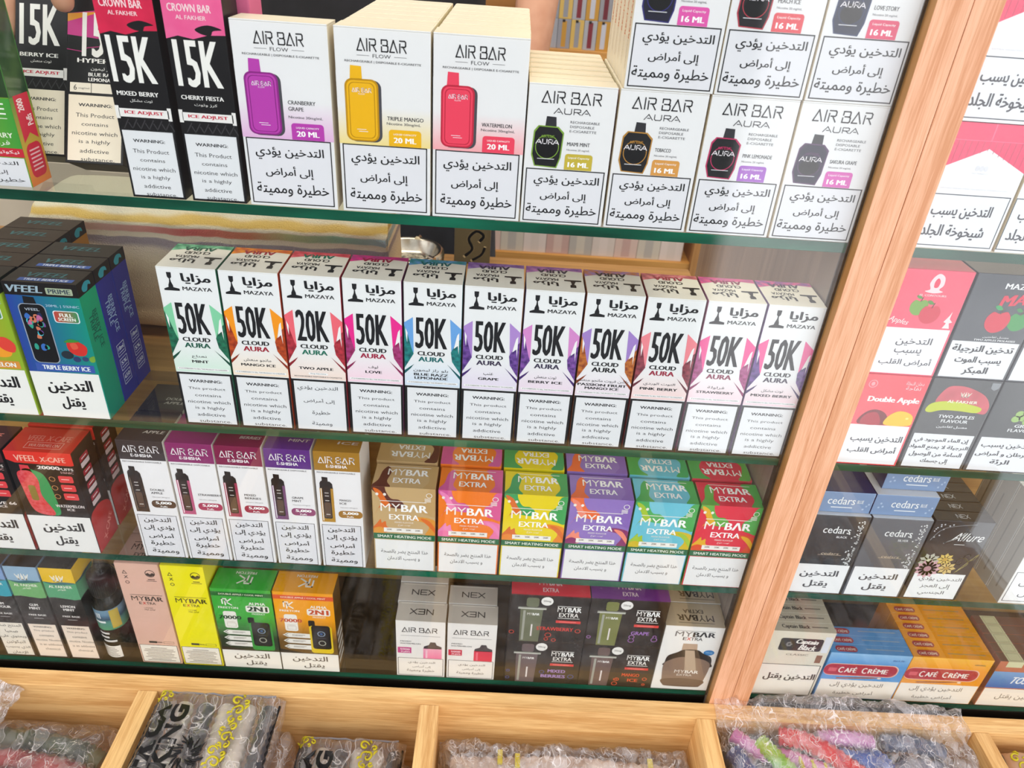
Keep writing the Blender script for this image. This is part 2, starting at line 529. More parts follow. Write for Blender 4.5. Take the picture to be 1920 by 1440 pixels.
class Pack:
    """a printed box: an Empty at its base with carton, lid and printed parts"""

    def __init__(s, name, label, cat, x, w, d, h, z, y=0.05, group=None, rot=(0, 0, 0)):
        s.w, s.d, s.h = w, d, h
        s.root = empty(name, (x + w / 2, y, z), label, cat, group, rot)
        s.p = {}

    def mb(s, part):
        return s.p.setdefault(part, MB())

    def carton(s, front, side=None, top=None, bev=0.05, lid=True, part='carton', lid_t=0.09):
        f = front if not isinstance(front, str) else ink(front)
        sd = f if side is None else (ink(side) if isinstance(side, str) else side)
        tp = f if top is None else (ink(top) if isinstance(top, str) else top)
        hh = s.h - (lid_t if lid else 0)
        s.mb(part).box(-s.w / 2, 0, 0, s.w / 2, s.d, hh, f, bev, {'L': sd, 'R': sd, 'B': sd, 'T': tp, 'D': sd})
        if lid:
            s.mb('lid').box(-s.w / 2, 0, hh, s.w / 2, s.d, s.h, tp, .035, {'F': f, 'L': sd, 'R': sd})

    def dims(s, face):
        return {'F': (s.w, s.h), 'T': (s.w, s.d), 'R': (s.d, s.h), 'L': (s.d, s.h)}[face]

    def map(s, face, a, b, lay):
        n = 0.004 + 0.004 * lay
        if face == 'F': return (a - s.w / 2, -n, b)
        if face == 'T': return (a - s.w / 2, b, s.h + n)
        if face == 'R': return (s.w / 2 + n, a, b)
        return (-s.w / 2 - n, s.d - a, b)

    def pts(s, part, col, pts_cm, lay=0, face='F'):
        mt = ink(col) if isinstance(col, str) else col
        s.mb(part).poly([s.map(face, a, b, lay) for a, b in pts_cm], mt)

    def uv(s, face, u, v):
        w, h = s.dims(face)
        return (u * w, (1 - v) * h)

    def R(s, part, col, u0, v0, u1, v1, lay=0, face='F'):
        s.pts(part, col, [s.uv(face, u0, v1), s.uv(face, u1, v1), s.uv(face, u1, v0), s.uv(face, u0, v0)], lay, face)

    def FR(s, part, col, u0, v0, u1, v1, t, lay=0, face='F'):
        x0, y1 = s.uv(face, u0, v0); x1, y0 = s.uv(face, u1, v1)
        for a, b, c, d in ((x0, y0, x1, y0 + t), (x0, y1 - t, x1, y1), (x0, y0 + t, x0 + t, y1 - t), (x1 - t, y0 + t, x1, y1 - t)):
            s.pts(part, col, [(a, b), (c, b), (c, d), (a, d)], lay, face)

    def RR(s, part, col, u0, v0, u1, v1, r, lay=0, face='F', low=True):
        x0, y1 = s.uv(face, u0, v0); x1, y0 = s.uv(face, u1, v1)
        r = min(r, (x1 - x0) / 2, (y1 - y0) / 2); P = []
        for cx, cy, a0 in ((x1 - r, y1 - r, 0), (x0 + r, y1 - r, 90), (x0 + r, y0 + r, 180), (x1 - r, y0 + r, 270)):
            if a0 >= 180 and not low:
                P.append((x0 if a0 == 180 else x1, y0)); continue
            for k in range(6):
                a = math.radians(a0 + k * 18); P.append((cx + r * math.cos(a), cy + r * math.sin(a)))
        s.pts(part, col, P, lay, face)

    def E(s, part, col, u, v, rx, ry, lay=0, face='F', n=24):
        cx, cy = s.uv(face, u, v)
        s.pts(part, col, [(cx + rx * math.cos(2 * math.pi * k / n), cy + ry * math.sin(2 * math.pi * k / n)) for k in range(n)], lay, face)

    def RING(s, part, col, u, v, r, t, lay=0, face='F', n=24):
        cx, cy = s.uv(face, u, v)
        for k in range(n):
            a, b = 2 * math.pi * k / n, 2 * math.pi * (k + 1) / n
            s.pts(part, col, [(cx + q * math.cos(e), cy + q * math.sin(e)) for q, e in ((r, a), (r, b), (r - t, b), (r - t, a))], lay, face)

    def PL(s, part, col, uvs, lay=0, face='F'):
        s.pts(part, col, [s.uv(face, u, v) for u, v in uvs], lay, face)

    def BL(s, part, col, uvs, lay=0, face='F', n=5):
        P = catmull([s.uv(face, u, v) for u, v in uvs], n)
        w, h = s.dims(face)
        s.pts(part, col, [(min(max(a, 0), w), min(max(b, 0), h)) for a, b in P], lay, face)

    def line_cm(s, part, col, P, t, lay=0, face='F'):
        for (a, b), (c, d) in zip(P, P[1:]):
            L = math.hypot(c - a, d - b) or 1e-6
            ex, ey = (c - a) / L * t / 2, (d - b) / L * t / 2; nx, ny = -ey, ex
            s.pts(part, col, [(a - ex + nx, b - ey + ny), (a - ex - nx, b - ey - ny), (c + ex - nx, d + ey - ny), (c + ex + nx, d + ey + ny)], lay, face)

    def ST(s, part, col, uvs, t, lay=0, face='F', smooth=False):
        P = [s.uv(face, u, v) for u, v in uvs]
        if smooth: P = catmull(P, 5, False)
        s.line_cm(part, col, P, t, lay, face)

    def T(s, part, col, txt, u, v, w=None, h=None, bold=0.0, rot=0, lay=2, face='F', res=2, shear=0.0):
        fw, fh = s.dims(face); vs, fs, asp = glyphs(txt, 0.0, res)
        W_ = w * fw if w else None; H_ = h * fh if h else None
        if W_ is None: W_ = H_ * asp
        if H_ is None: H_ = W_ / asp
        cx, cy = s.uv(face, u, v); c_, s_ = math.cos(math.radians(rot)), math.sin(math.radians(rot))
        t = min(bold, .05) * W_ / asp / .72       # heavier weight: the letter struck three times, a hair apart
        for q, ox_ in enumerate((-t, 0.0, t) if t else (0.0,)):
            P = []
            for a, b in vs:
                a = a * (W_ - 2 * t) + b * H_ * shear + ox_; b = b * H_
                P.append(s.map(face, cx + a * c_ - b * s_, cy + a * s_ + b * c_, lay + .2 * q))
            s.mb(part).mesh(P, fs, ink(col) if isinstance(col, str) else col, False)

    def LG(s, part, col, logo, u, v, w, h, t, rot=0, lay=2, face='F'):
        fw, fh = s.dims(face); L, lw = LOGOS[logo]; W_, H_ = w * fw, h * fh
        cx, cy = s.uv(face, u, v); c_, s_ = math.cos(math.radians(rot)), math.sin(math.radians(rot))
        for st in L:
            P = []
            for a, b in st:
                a = (a / lw - .5) * (W_ - t); b = (b - .5) * (H_ - t)
                P.append((cx + a * c_ - b * s_, cy + a * s_ + b * c_))
            s.line_cm(part, col, P, t, lay, face)

    def mybar(s, part, c1, c2, u, v, w, h, rot=0, lay=2, face='F'):
        """two-weight wordmark"""
        fw, fh = s.dims(face); r = math.radians(rot)
        def at(du): return (u + du * w * math.cos(r), v - du * w * math.sin(r) * fw / fh)
        a = at(-.28); s.T(part, c1, 'MY', a[0], a[1], .42 * w, h, 0, rot, lay, face)
        a = at(.22); s.T(part, c2, 'B\u039bR', a[0], a[1], .56 * w, h, .035, rot, lay, face)

    def label(s, v0, lines, u0=.03, u1=.97, v1=.985, t=.07, bg='#e4e4ea', fg='#17181c', frame='#1b1c20', part='warning_label', lay=1):
        s.R(part, bg, u0, v0, u1, v1, lay)
        if t: s.FR(part, frame, u0, v0, u1, v1, t, lay + 1)
        for ln in lines:
            txt, u, v, w, h = ln[:5]
            s.T('warning_lettering' if part == 'warning_label' else part, fg, txt, u, v, w, h, ln[5] if len(ln) > 5 else 0.0, 0, lay + 1)

    def done(s):
        sub = {'lid_lettering': 'lid', 'lid_badge': 'lid', 'lid_artwork': 'lid', 'warning_lettering': 'warning_label'}
        made = {}
        for name, mb in sorted(s.p.items(), key=lambda kv: kv[0] in sub):
            if mb.f:
                made[name] = mb.build(name.split('#')[0], made.get(sub.get(name), s.root))
        return s.root


def dup(root, dx_=0, dy_=0, dz_=0, label=None, group=None, skip=()):
    r = root.copy(); COL.objects.link(r)
    r.location = root.location + Vector((dx_ * K, dy_ * K, dz_ * K))
    if label: r['label'] = label
    if group: r['group'] = group
    for ch in list(root.children):
        if ch.name.split('.')[0] in skip: continue
        c = ch.copy(); COL.objects.link(c); c.parent = r
        for g in list(ch.children):
            if g.name.split('.')[0] in skip: continue
            d = g.copy(); COL.objects.link(d); d.parent = c
    return r


Z1, Z2, Z3, Z4 = 18.13, 0.0, -14.72, -29.42      # tops of the four glass shelves
AR3 = ('التدخين يؤدي', 'إلى أمراض', 'خطيرة ومميتة')

# ------------------------------------------------------------------ the room and the cabinet
M_FLOOR = mottle('#6d655c', '#8a8177', 6, .5)
M_WALL = mottle('#b7a994', '#c9bca6', 3, .8)
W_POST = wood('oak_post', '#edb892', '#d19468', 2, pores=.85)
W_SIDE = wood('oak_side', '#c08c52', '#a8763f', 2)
W_TRAY = wood('oak_rail', '#f4ca88', '#d39f5e', 0, pores=.85)
W_TRAYY = wood('oak_divider', '#f4ca88', '#d39f5e', 1, pores=.85)
W_BACK = wood('oak_back_panel', '#d9a65e', '#c08c48', 0)
W_TOP = wood('oak_counter', '#b98c56', '#9c7344', 0)
W_PART = wood('hazed_oak', '#a59384', '#8d7c70', 2)  # grey of the pane's reflection put into the oak colour

mb = MB(); mb.box(-150, -60, -2, 200, 130, 0, M_FLOOR, 0)
f_ = mb.build('floor'); tag(f_, kind='structure')
mb = MB(); mb.box(-150, 118, -80, 200, 122, 170, M_WALL, 0)
tag(mb.build('wall_back', world=True), kind='structure')

cab = empty('display_cabinet', (25, 15, -80), 'oak display cabinet with a pale post between its two glazed bays', 'cabinet')


def cpart(name, x0, y0, z0, x1, y1, z1, mt, bev=.08, label=None, mats=None):
    mb = MB(); mb.box(x0 - 25, y0 - 15, z0 + 80, x1 - 25, y1 - 15, z1 + 80, mt, bev, mats)
    o = mb.build(name, cab)
    if label: o['label'] = label
    return o


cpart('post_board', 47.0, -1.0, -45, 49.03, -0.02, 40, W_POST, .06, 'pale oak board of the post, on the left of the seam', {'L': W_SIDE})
cpart('post_board', 49.07, -1.0, -45, 50.8, -0.02, 40, W_POST, .06, 'pale oak board of the post, on the right of the seam')
cpart('partition', 47.0, 0.0, -79.9, 50.8, 36, 40, W_PART, .05)
cpart('side_panel', -46, 0.0, -79.9, -42.05, 36, 40, W_PART, .05)
cpart('side_panel', 96.05, 0.0, -79.9, 99, 36, 40, W_PART, .05)
cpart('back_panel', -42, 13.2, -30.1, 46.95, 14.4, -1.95, W_BACK, .05)
cpart('back_panel', 50.85, 13.2, -30.1, 96, 14.4, -1.2, W_BACK, .05)
cpart('counter_top', -42, 8.7, -1.9, 46.95, 39.3, -0.8, W_TOP, .1)
cpart('counter_top', 50.85, 13.0, -1.15, 96, 40, -0.05, W_TOP, .1)
cpart('plinth', -42, 0.2, -79.9, 46.95, 36, -30.2, ink('#1c1712', .5), .05, 'dark plinth under the lowest shelf')
cpart('plinth', 50.85, 0.2, -79.9, 96, 36, -30.2, ink('#1c1712', .5), .05, 'dark plinth under the lowest shelf')
cpart('shade_strip', 46.8, -0.02, -30, 46.99, 0.6, 40, mottle('#2e241c', '#4a3a2c', 200, .8), .02, 'dark strip put in for the shade in the gap beside the post')  # dark strip added for the shade between the boxes and the post


def shelf(x0, x1, y1, z, label, th=0.72):
    mb = MB(); mb.box(x0, 0.0, z - th, x1, y1, z - 0.01, M_SHELF, .04, {'F': M_EDGE})
    return at_base(mb, 'glass_shelf', (x0 + x1) / 2, y1 / 2, z - th, label, 'shelf')


shelf(-42, 46.78, 22, Z1, 'green-edged glass shelf left of the post, topmost, under the white vape boxes')
shelf(-42, 46.78, 12.95, Z2, 'green-edged glass shelf left of the post under the tall white winged boxes')
shelf(-42, 46.78, 12.9, Z3, 'green-edged glass shelf left of the post under the six bright wavy-patterned boxes')
shelf(-42, 46.78, 12.9, Z4, 'lowest glass shelf left of the post, just above the tray', .65)
shelf(50.85, 96, 22, Z1, 'green-edged glass shelf right of the post under the pink and white packs')
shelf(50.85, 96, 12.95, Z2 - .15, 'green-edged glass shelf right of the post under the fruit tobacco boxes')
shelf(50.85, 96, 12.9, Z3 - .12, 'green-edged glass shelf right of the post under the grey cigarette packs')
shelf(50.85, 96, 12.9, Z4 - .05, 'lowest glass shelf right of the post under the cigarillo boxes', .65)
cpart('glass_pane', -42, -0.32, -29.85, 46.97, -0.06, 40, M_PANE, .03, 'clear glass front of the bay left of the post')
cpart('glass_pane', 50.83, -0.32, -29.85, 96, -0.06, 40, M_PANE, .03, 'clear glass front of the bay right of the post')

# tray in front
tray = empty('compartment_tray', (20, -22, -80), 'long oak tray divided into compartments, standing in front of the cabinet', 'tray')


def tpart(name, x0, y0, z0, x1, y1, z1, mt, bev=.1):
    mb = MB(); mb.box(x0 - 20, y0 + 22, z0 + 80, x1 - 20, y1 + 22, z1 + 80, mt, bev)
    return mb.build(name, tray)


tpart('back_rail', -46, -2.72, -45, 99, -1.02, -29.93, W_TRAY)
tpart('front_rail', -46, -42, -45, 99, -40.3, -29.93, W_TRAY)
for x0, x1 in ((-35.5, -33.7), (-8.52, -6.72), (18.48, 20.28), (45.43, 47.15), (72.85, 74.4)):
    tpart('divider', x0, -40.28, -45, x1, -2.74, -29.93, W_TRAYY)
tpart('tray_floor', -46, -42, -46, 99, -1.02, -45.02, W_TRAY, .02)
tpart('tray_base', -45, -41, -79.9, 98, -2, -46.02, W_TRAY, .05)

# ------------------------------------------------------------------ top shelf, left bay
WHITE = '#ebebed'; LAMP_CREAM = '#e2d9c6'  # warm lamp light put into the colour of white card tops and sides


def flow(x, w, c_dev, c_dark, pale, names, label):
    p = Pack('vape_box', label, 'box', x, w, 2.35, 11.1, Z1, group='white vape boxes with a colour picture, top shelf')
    p.carton(WHITE, LAMP_CREAM, LAMP_CREAM)
    g = ramp_mat([(0, pale), (.55, WHITE)], 2, 4.3, 8.6)
    p.R('colour_panel', g, .0, .22, 1, .607, 0)
    L = 'brand_lettering'
    p.LG(L, '#26262b', 'airbar', .49, .085, .52, .064, .075)
    p.T(L, '#3a3a40', 'FLOW', .49, .138, .19, .019)
    p.R(L, '#55555b', .23, .137, .36, .139, 2); p.R(L, '#55555b', .62, .137, .75, .139, 2)
    p.T(L, '#3a3a40', 'RECHARGEABLE | DISPOSABLE E-CIGARETTE', .5, .170, .80, .014, .01)
    D = 'device_picture'
    p.RR(D, '#4b4b52', .115, .262, .475, .592, .45, 1)
    p.RR(D, c_dark, .085, .257, .445, .588, .45, 2)
    p.RR(D, c_dev, .105, .266, .425, .580, .38, 3)
    p.PL(D, c_dev, [(.155, .190), (.27, .193), (.275, .258), (.145, .258)], 2)
    p.RR(D, c_dark, .125, .275, .405, .572, .32, 4); p.RR(D, c_dev, .135, .279, .395, .568, .30, 5)
    p.LG(D, '#f0e8f2', 'airbar', .265, .315, .21, .024, .035, lay=6)
    p.T(D, '#f0e8f2', 'FLOW', .265, .335, .07, .008, lay=6)
    p.R(D, '#f0e8f2', .2, .522, .3, .525, 6); p.R(D, '#f0e8f2', .22, .533, .32, .536, 6)
    F = 'flavour_lettering'
    for i, nm in enumerate(names):
        v = (.455 if len(names) == 1 else .405) + i * .034
        p.T(F, '#2a2a30', nm, .53 + .0165 * len(nm), v, .033 * len(nm), .021, .02)
    p.T(F, '#4a4a50', 'Nicotine 30mg/mL', .71, .485, .37, .018, .01)
    B = 'capacity_badge'
    p.RR(B, c_dev, .545, .515, .90, .606, .2, 2, low=False)
    p.T(B, '#ffffff', 'LIQUID CAPACITY', .722, .540, .25, .011, .01, lay=3)
    p.T(B, '#ffffff', '20 ML', .722, .572, .25, .03, .04, lay=3)
    p.label(.607, [(AR3[0], .50, .69, .76, .075, .008), (AR3[1], .48, .795, .54, .072, .008), (AR3[2], .50, .90, .82, .08, .008)], .03, .965, .985, .07)
    return p.done()


flow(7.2, 5.68, '#b93fae', '#8d2385', '#e3b4de', ['CRANBERRY', 'GRAPE'], 'white vape box with a purple device picture, leftmost of the three tall ones')
flow(13.24, 5.68, '#efb711', '#c08d00', '#f1dc8d', ['TRIPLE MANGO'], 'white vape box with a yellow device picture, middle of the three tall ones')
flow(19.07, 5.68, '#ee4460', '#c22440', '#f6a9b0', ['WATERMELON'], 'white vape box with a pinkish red device picture, right of the three tall ones')


def plain(name, label, cat, group, x, y, z, w, d, h, side, top, front=None, notch=True):
    mb = MB(); sd = ink(side); tp = ink(top); fr = ink(front or side)
    mb.box(-w / 2, 0, 0, w / 2, d, h, sd, .12, {'T': tp, 'F': fr, 'B': sd})
    if notch:      # tuck-in flap line
        mb.box(-w / 2 + .12, .12, h, w / 2 - .12, d - .3, h + .03, tp, .012)
    o = mb.build(name, loc=(x + w / 2, y, z))
    return tag(o, label, cat, group)


def rows(first, n, pitch):
    for k in range(1, n):
        o = first.copy(); COL.objects.link(o); o.location.y += pitch * k * K


o = plain('vape_box', 'cream-topped box queued behind the yellow tall vape box, only its top showing', 'box', 'boxes queued behind the yellow vape box', 13.2, 2.50, Z1, 5.7, 2.22, 11.05, '#d9cba6', LAMP_CREAM)  # darker cream sides deepen the gaps: seam shade put into the colour
rows(o, 6, 2.42)
o = plain('vape_box', 'cream-topped box queued behind the pinkish red tall vape box, only its top showing', 'box', 'boxes queued behind the red vape box', 19.1, 2.50, Z1, 5.7, 2.22, 11.05, '#d9cba6', LAMP_CREAM)  # same darkened sides, the shade of the gaps in their colour
rows(o, 6, 2.42)


def aura_box(x, z, rim, badge, name, label, group, body='#15151a', up=False):
    p = Pack('vape_box', label, 'box', x, 5.38, 1.8, 8.72, z, group=group)
    p.carton(WHITE, '#efe4cf', LAMP_CREAM)
    L = 'brand_lettering'
    p.LG(L, '#222227', 'airbar', .49, .088, .68, .082, .075)
    p.LG(L, '#3a3a40', 'aura', .51, .178, .42, .042, .05)
    for i, s_ in enumerate(('RECHARGEABLE', 'DISPOSABLE', 'E-CIGARETTE')):
        p.T(L, '#5a5a60', s_, .50 + .0140 * len(s_), .248 + i * .031, .028 * len(s_), .017, .005)
    D = 'device_picture'
    p.PL(D, '#2b2b31', [(.225, .217), (.335, .220), (.345, .285), (.215, .285)], 1)
    p.PL(D, rim, [(.14, .282), (.37, .285), (.44, .325), (.425, .50), (.385, .578), (.12, .570), (.075, .49), (.09, .32)], 2)
    p.PL(D, body, [(.15, .29), (.36, .293), (.425, .335), (.41, .50), (.375, .570), (.13, .563), (.09, .485), (.105, .33)], 3)
    p.E(D, '#05050a', .255, .455, .62, .62, 4)
    p.RING(D, rim, .255, .43, .75, .05, 5)
    p.LG(D, '#f4eef4', 'aura', .255, .392, .27, .036, .05, lay=7)
    p.LG(D, rim, 'airbar', .255, .355, .16, .018, .03, lay=7)
    p.R(D, '#d8d8de', .15, .512, .35, .517, 7)
    F = 'flavour_lettering'
    w_ = .0265 * len(name)
    p.T(F, '#2e2e34', name, .485 + w_ / 2, .40, w_, .026, .015)
    p.T(F, '#77777d', 'Nicotine 20 mg/mL', .62, .443, .27, .017, .005)
    B = 'capacity_badge'
    p.RR(B, badge, .475, .470, .80, .585, .18, 2, low=False)
    p.T(B, '#ffffff', 'Liquid Capacity', .638, .498, .25, .018, .005, lay=3)
    p.T(B, '#ffffff', '16 ML', .638, .546, .25, .036, .045, lay=3)
    p.label(.587, [(AR3[0], .52, .675, .78, .088, .008), (AR3[1], .50, .785, .56, .082, .008), (AR3[2], .49, .895, .86, .092, .008)], .03, .965, .985, .07)
    # printing on the left side
    S = 'side_lettering'
    p.T(S, '#d8417c', 'AIR BAR', .5, .12, .95, .035, .02, 90, 1, 'L')
    p.T(S, '#e2763a', 'RECHARGEABLE', .55, .45, 2.4, .045, .02, 90, 1, 'L')
    p.T(S, '#8d7f6c', 'WARNING', .5, .80, .9, .02, 0, 90, 1, 'L')
    return p.done()


GA = 'white boxes with dark device pictures, lower row on the top shelf'
GU = 'white boxes with dark device pictures, stacked upper row'
aura_box(24.85, Z1, '#7fa63c', '#c7b23e', 'MIAMI MINT', 'white vape box with a green-rimmed black device and olive badge', GA)
a2 = aura_box(30.38, Z1, '#b98537', '#d99a4a', 'TOBACCO', 'white vape box with a brown-rimmed black device and orange badge', GA)
aura_box(35.92, Z1, '#c22f63', '#a45cc4', 'PINK LEMONADE', 'white vape box with a crimson-rimmed black device and purple badge', GA)
aura_box(41.46, Z1, '#5b3564', '#d85bb6', 'SAKURA GRAPE', 'white vape box with a dark blue-violet device and orchid badge beside the post', GA, '#20203a')
ZU = Z1 + 8.74
u1 = aura_box(30.52, ZU, '#33307a', '#e259ad', 'BLUE RAZZ ICE', 'upper stacked vape box with a navy device, leftmost of three, its side showing', GU, '#1a1a30')
aura_box(35.98, ZU, '#b53a4a', '#e24a55', 'PEACH ICE', 'upper stacked vape box with a red-rimmed device, middle of three', GU, '#1c1a20')
aura_box(41.5, ZU, '#2a3c66', '#e2486f', 'LOVE STORY', 'upper stacked vape box with a blue device and red badge, nearest the post', GU, '#1a2440')
o = plain('vape_box', 'cream-topped box queued behind the olive-badged vape box, only its top showing', 'box', 'boxes queued behind the olive-badged vape box', 24.85, 1.98, Z1, 5.38, 1.68, 8.68, '#d9cba6', LAMP_CREAM)  # sides darkened in colour for the shade between the rows
rows(o, 6, 1.86)
for k in range(1, 6):
    dup(u1, 0, 1.86 * k, 0, 'upper stacked vape box behind the navy-device one, its printed side showing', 'vape boxes behind the upper stacked row',
        ('device_picture', 'capacity_badge', 'flavour_lettering', 'brand_lettering', 'warning_label'))
o = plain('vape_box', 'white box standing under the upper stacked boxes, hidden behind the orange-badged box', 'box', 'boxes under the upper stack', 30.38, 1.95, Z1, 5.38, 1.8, 8.7, '#e9e0c4', LAMP_CREAM, notch=False)
rows(o, 5, 1.86)

WARN = ('WARNING:', 'This Product', 'contains', 'nicotine which', 'is a highly', 'addictive', 'substance.')


def warn_lines(v0, dv, ws, hb=.020, ht=.024, bw=.58):
    L = [(WARN[0], .5, v0, bw, hb, .03)]
    hs = (1, .8, 1, 1.15, .95, .85); 
    for i, (t, w) in enumerate(zip(WARN[1:], ws)):
        L.append((t, .5 + (.03 if i == 5 else 0), v0 + dv * (i + 1.1), w, ht * hs[i], 0.0))
    return L


def crown15(x, y, w, h, z, top, name, ar, label, tilt=0.0, scale=1.0, style=0):
    p = Pack('vape_box', label, 'box', x, w, 2.6, h, z, y, 'black boxes with a tall white 15K', (math.radians(-tilt), 0, 0))
    p.carton('#141316', '#0d0d10', '#141316')
    V = lambda zz: 1 - zz * scale / h          # heights measured from the foot of the box
    if top:
        c1, c2 = top
        p.PL('colour_panel', mottle(c1, c2, 55, .4), [(.0, V(9.75)), (.2, V(9.95)), (.45, V(9.8)), (.7, V(10.05)), (1, V(10.1)), (1, 0), (0, 0)], 0)
        p.BL('colour_panel', '#161417', [(.5, V(10.35)), (.72, V(10.6)), (.95, V(10.4)), (.8, V(10.3)), (.75, V(10.05)), (.6, V(10.1))], 1)
        p.T('brand_lettering', '#f6dfe2', 'CROWN BAR', .45, V(11.45), .72, .42 * scale / h, .03)
        p.T('brand_lettering', '#f6dfe2', 'AL FAKHER', .46, V(10.95), .5, .22 * scale / h, .02)
    N = 'number_lettering'
    if style == 0:
        p.T(N, '#f3f2ee', '15K', .47, V(8.42), .78, 2.62 * scale / h, .035)
        p.T('flavour_lettering', '#f4f2f0', name, .46, V(6.5), .74, .25 * scale / h, .035)
        p.T('flavour_lettering', '#e8e6e4', ar, .5, V(6.08), .4, .2 * scale / h)
        B = 'banner'
        p.R(B, '#eeecea', .06, V(5.6), .95, V(5.1), 1)
        for u in (.0, .93):
            p.R(B, '#eeecea', u, V(5.75), u + .07, V(4.98), 1)
        p.T(B, '#c8203f', 'ICE ADJUST', .51, V(5.36), .70, .25 * scale / h, .03)
        for k in range(6):
            p.ST('carton', '#3a383c', [(.1 + .15 * k, V(4.4)), (.2 + .15 * k, V(4.95))], .07, 1)
            p.ST('carton', '#3a383c', [(.25 + .15 * k, V(4.4)), (.2 + .15 * k, V(4.75))], .07, 1)
    else:
        P_ = 'colour_panel'
        p.PL(P_, '#c93d8a', [(0, V(9.3)), (1, V(9.9)), (1, V(7.7)), (0, V(8.0))], 0)
        p.PL(P_, '#e39a2f', [(0, V(9.3)), (.6, V(9.55)), (.0, V(8.8))], 1)
        p.ST(P_, '#b33579', [(0, V(7.1)), (.25, V(7.0)), (.35, V(7.25)), (1, V(7.6))], .05, 1)
        p.T(N, '#f3f2ee', '15K', .62, V(8.05), .74, 2.75 * scale / h, .03)
        p.T('flavour_lettering', '#f4f2f0', 'HYPERMAX', .65, V(6.45), .95, .27 * scale / h, .035)
        p.T('flavour_lettering', '#e8e6e4', 'بلو راز ليمون', .66, V(5.95), .5, .24 * scale / h)
        p.T('flavour_lettering', '#f4f2f0', 'BLUE RAZZ', .62, V(5.6), .5, .22 * scale / h, .035)
        p.T('flavour_lettering', '#f4f2f0', 'LEMONADE', .62, V(5.28), .5, .22 * scale / h, .035)
        p.R('banner', '#f0e8d8', .06, V(5.05), .97, V(4.45), 1)
        p.T('banner', '#222222', '6', .15, V(4.75), None, .34 * scale / h)
        p.T('banner', '#333333', 'mg/ml', .30, V(4.7), .18, .14 * scale / h)
        p.R('banner', '#222222', .42, V(5.05), .43, V(4.45), 2)
    bg = '#e4e6ea' if tilt == 0 else '#f1e6d2'
    l0 = V(4.32)
    span = 1 - l0
    p.label(l0, [(WARN[0], .5, l0 + span * .15, .58, .2 * scale / h, .03)] + [
        (t, .5 + dv, l0 + span * vv, w_, hh * scale / h, 0) for t, vv, w_, hh, dv in (
            ('This Product', .30, .66, .25, 0), ('contains', .43, .46, .21, 0), ('nicotine which', .56, .78, .25, 0),
            ('is a highly', .69, .54, .30, 0), ('addictive', .82, .50, .25, 0), ('substance.', .94, .58, .22, .06))], .03, .97, .992, .04, bg, '#2c2e33')
    return p.done()


crown15(-.46, .05, 3.42, 14.2, Z1, ('#e01f4f', '#c81343'), 'MIXED BERRY', 'توت مشكل', 'black box with a red top band and tall white lettering, leaning beside its pink-topped twin')
crown15(3.42, .05, 3.5, 14.2, Z1, ('#f0699f', '#e85792'), 'CHERRY FIESTA', 'كرز وتوت', 'black box with a pink top band and tall white lettering, left of the purple-pictured box')
hyp = crown15(-5.8, 2.45, 3.85, 13.6, Z1 + 1.24, None, '', '', 'black box with a magenta and orange patch, leaning back behind the red-topped box', 28, 1.04, 1)
ber = crown15(-9.85, 3.7, 3.48, 11.4, Z1 + 1.2, None, 'BERRY ICE', 'توت منعش', 'black box held by a hand, leaning back beside the green box', 27, 1.02, 0)
# pink box seen behind, left of the first white vape box
plain('vape_box', 'pink patterned box standing behind the pink-topped black box', 'box', None, 3.3, 3.2, Z1, 4.2, 2.5, 13.0, '#e36f9c', '#f0a9bd')

# green box at the far left
p = Pack('vape_box', 'tall green box with a dark window, at the left end of the top shelf', 'box', -12.6, 5.4, 2.25, 12.5, Z1, .54)
p.carton('#6f9a2e', '#3f7a35', '#7da23a')
p.R('window', mottle('#1b2a1c', '#31482c', 40, .12), .0, .18, 1, .55, 0)
p.R('window', '#0c0d10', .45, .17, .80, .56, 1)
p.R('window', '#51565e', .58, .17, .64, .55, 2)
p.R('colour_panel', ramp_mat([(0, '#8aa92f'), (1, '#3f9a3a')], 0, -2.7, 2.7), 0, .555, 1, .84, 1)
p.T('flavour_lettering', '#f2f5ee', 'APPLE', .62, .605, .60, .055, .04)
p.R('flavour_lettering', '#dfe8d4', .3, .65, .92, .654, 2)
p.T('flavour_lettering', '#e6eedb', 'STRAWBERRY', .62, .735, .62, .025, .03)
p.T('flavour_lettering', '#e6eedb', 'فراولة', .72, .775, .3, .03)
p.R('banner', '#c8283a', .0, .80, 1, .845, 2)
p.T('banner', '#f8dfe0', 'نيكوتين فري اوبشن', .55, .823, .8, .025, .01, lay=3)
p.label(.85, [(AR3[0], .5, .882, .8, .03), (AR3[1], .5, .925, .5, .03), (AR3[2], .5, .967, .85, .03)], .0, .985, 1.0, .0)
p.R('side_band', ramp_mat([(0, '#e2793a'), (.35, '#c9a13a'), (1, '#43893a')], 2, 0, 6), .0, .555, 1, 1, 0, 'R')
p.PL('side_band', '#c92640', [(.18, .55), (.9, .55), (.9, .78), (.54, .74), (.18, .78)], 1, 'R')
p.RR('side_band', '#c92640', .15, .79, .9, .965, .5, 1, 'R')
p.T('side_band', '#f7ecec', '2000', .42, .60, .35, .05, .03, 90, 2, 'R')
p.T('side_band', '#f7ecec', 'Puffs', .68, .68, .3, .05, .02, 90, 2, 'R')
for k in range(6):
    p.R('side_band', '#e9b5bb', .28, .82 + .02 * k, .78, .828 + .02 * k, 2, 'R')
p.R('window', mottle('#24402a', '#47613a', 40, .12), .05, .1, .95, .55, 0, 'R')
p.done()

# ------------------------------------------------------------------ second shelf, left bay
MZ_H = 13.28


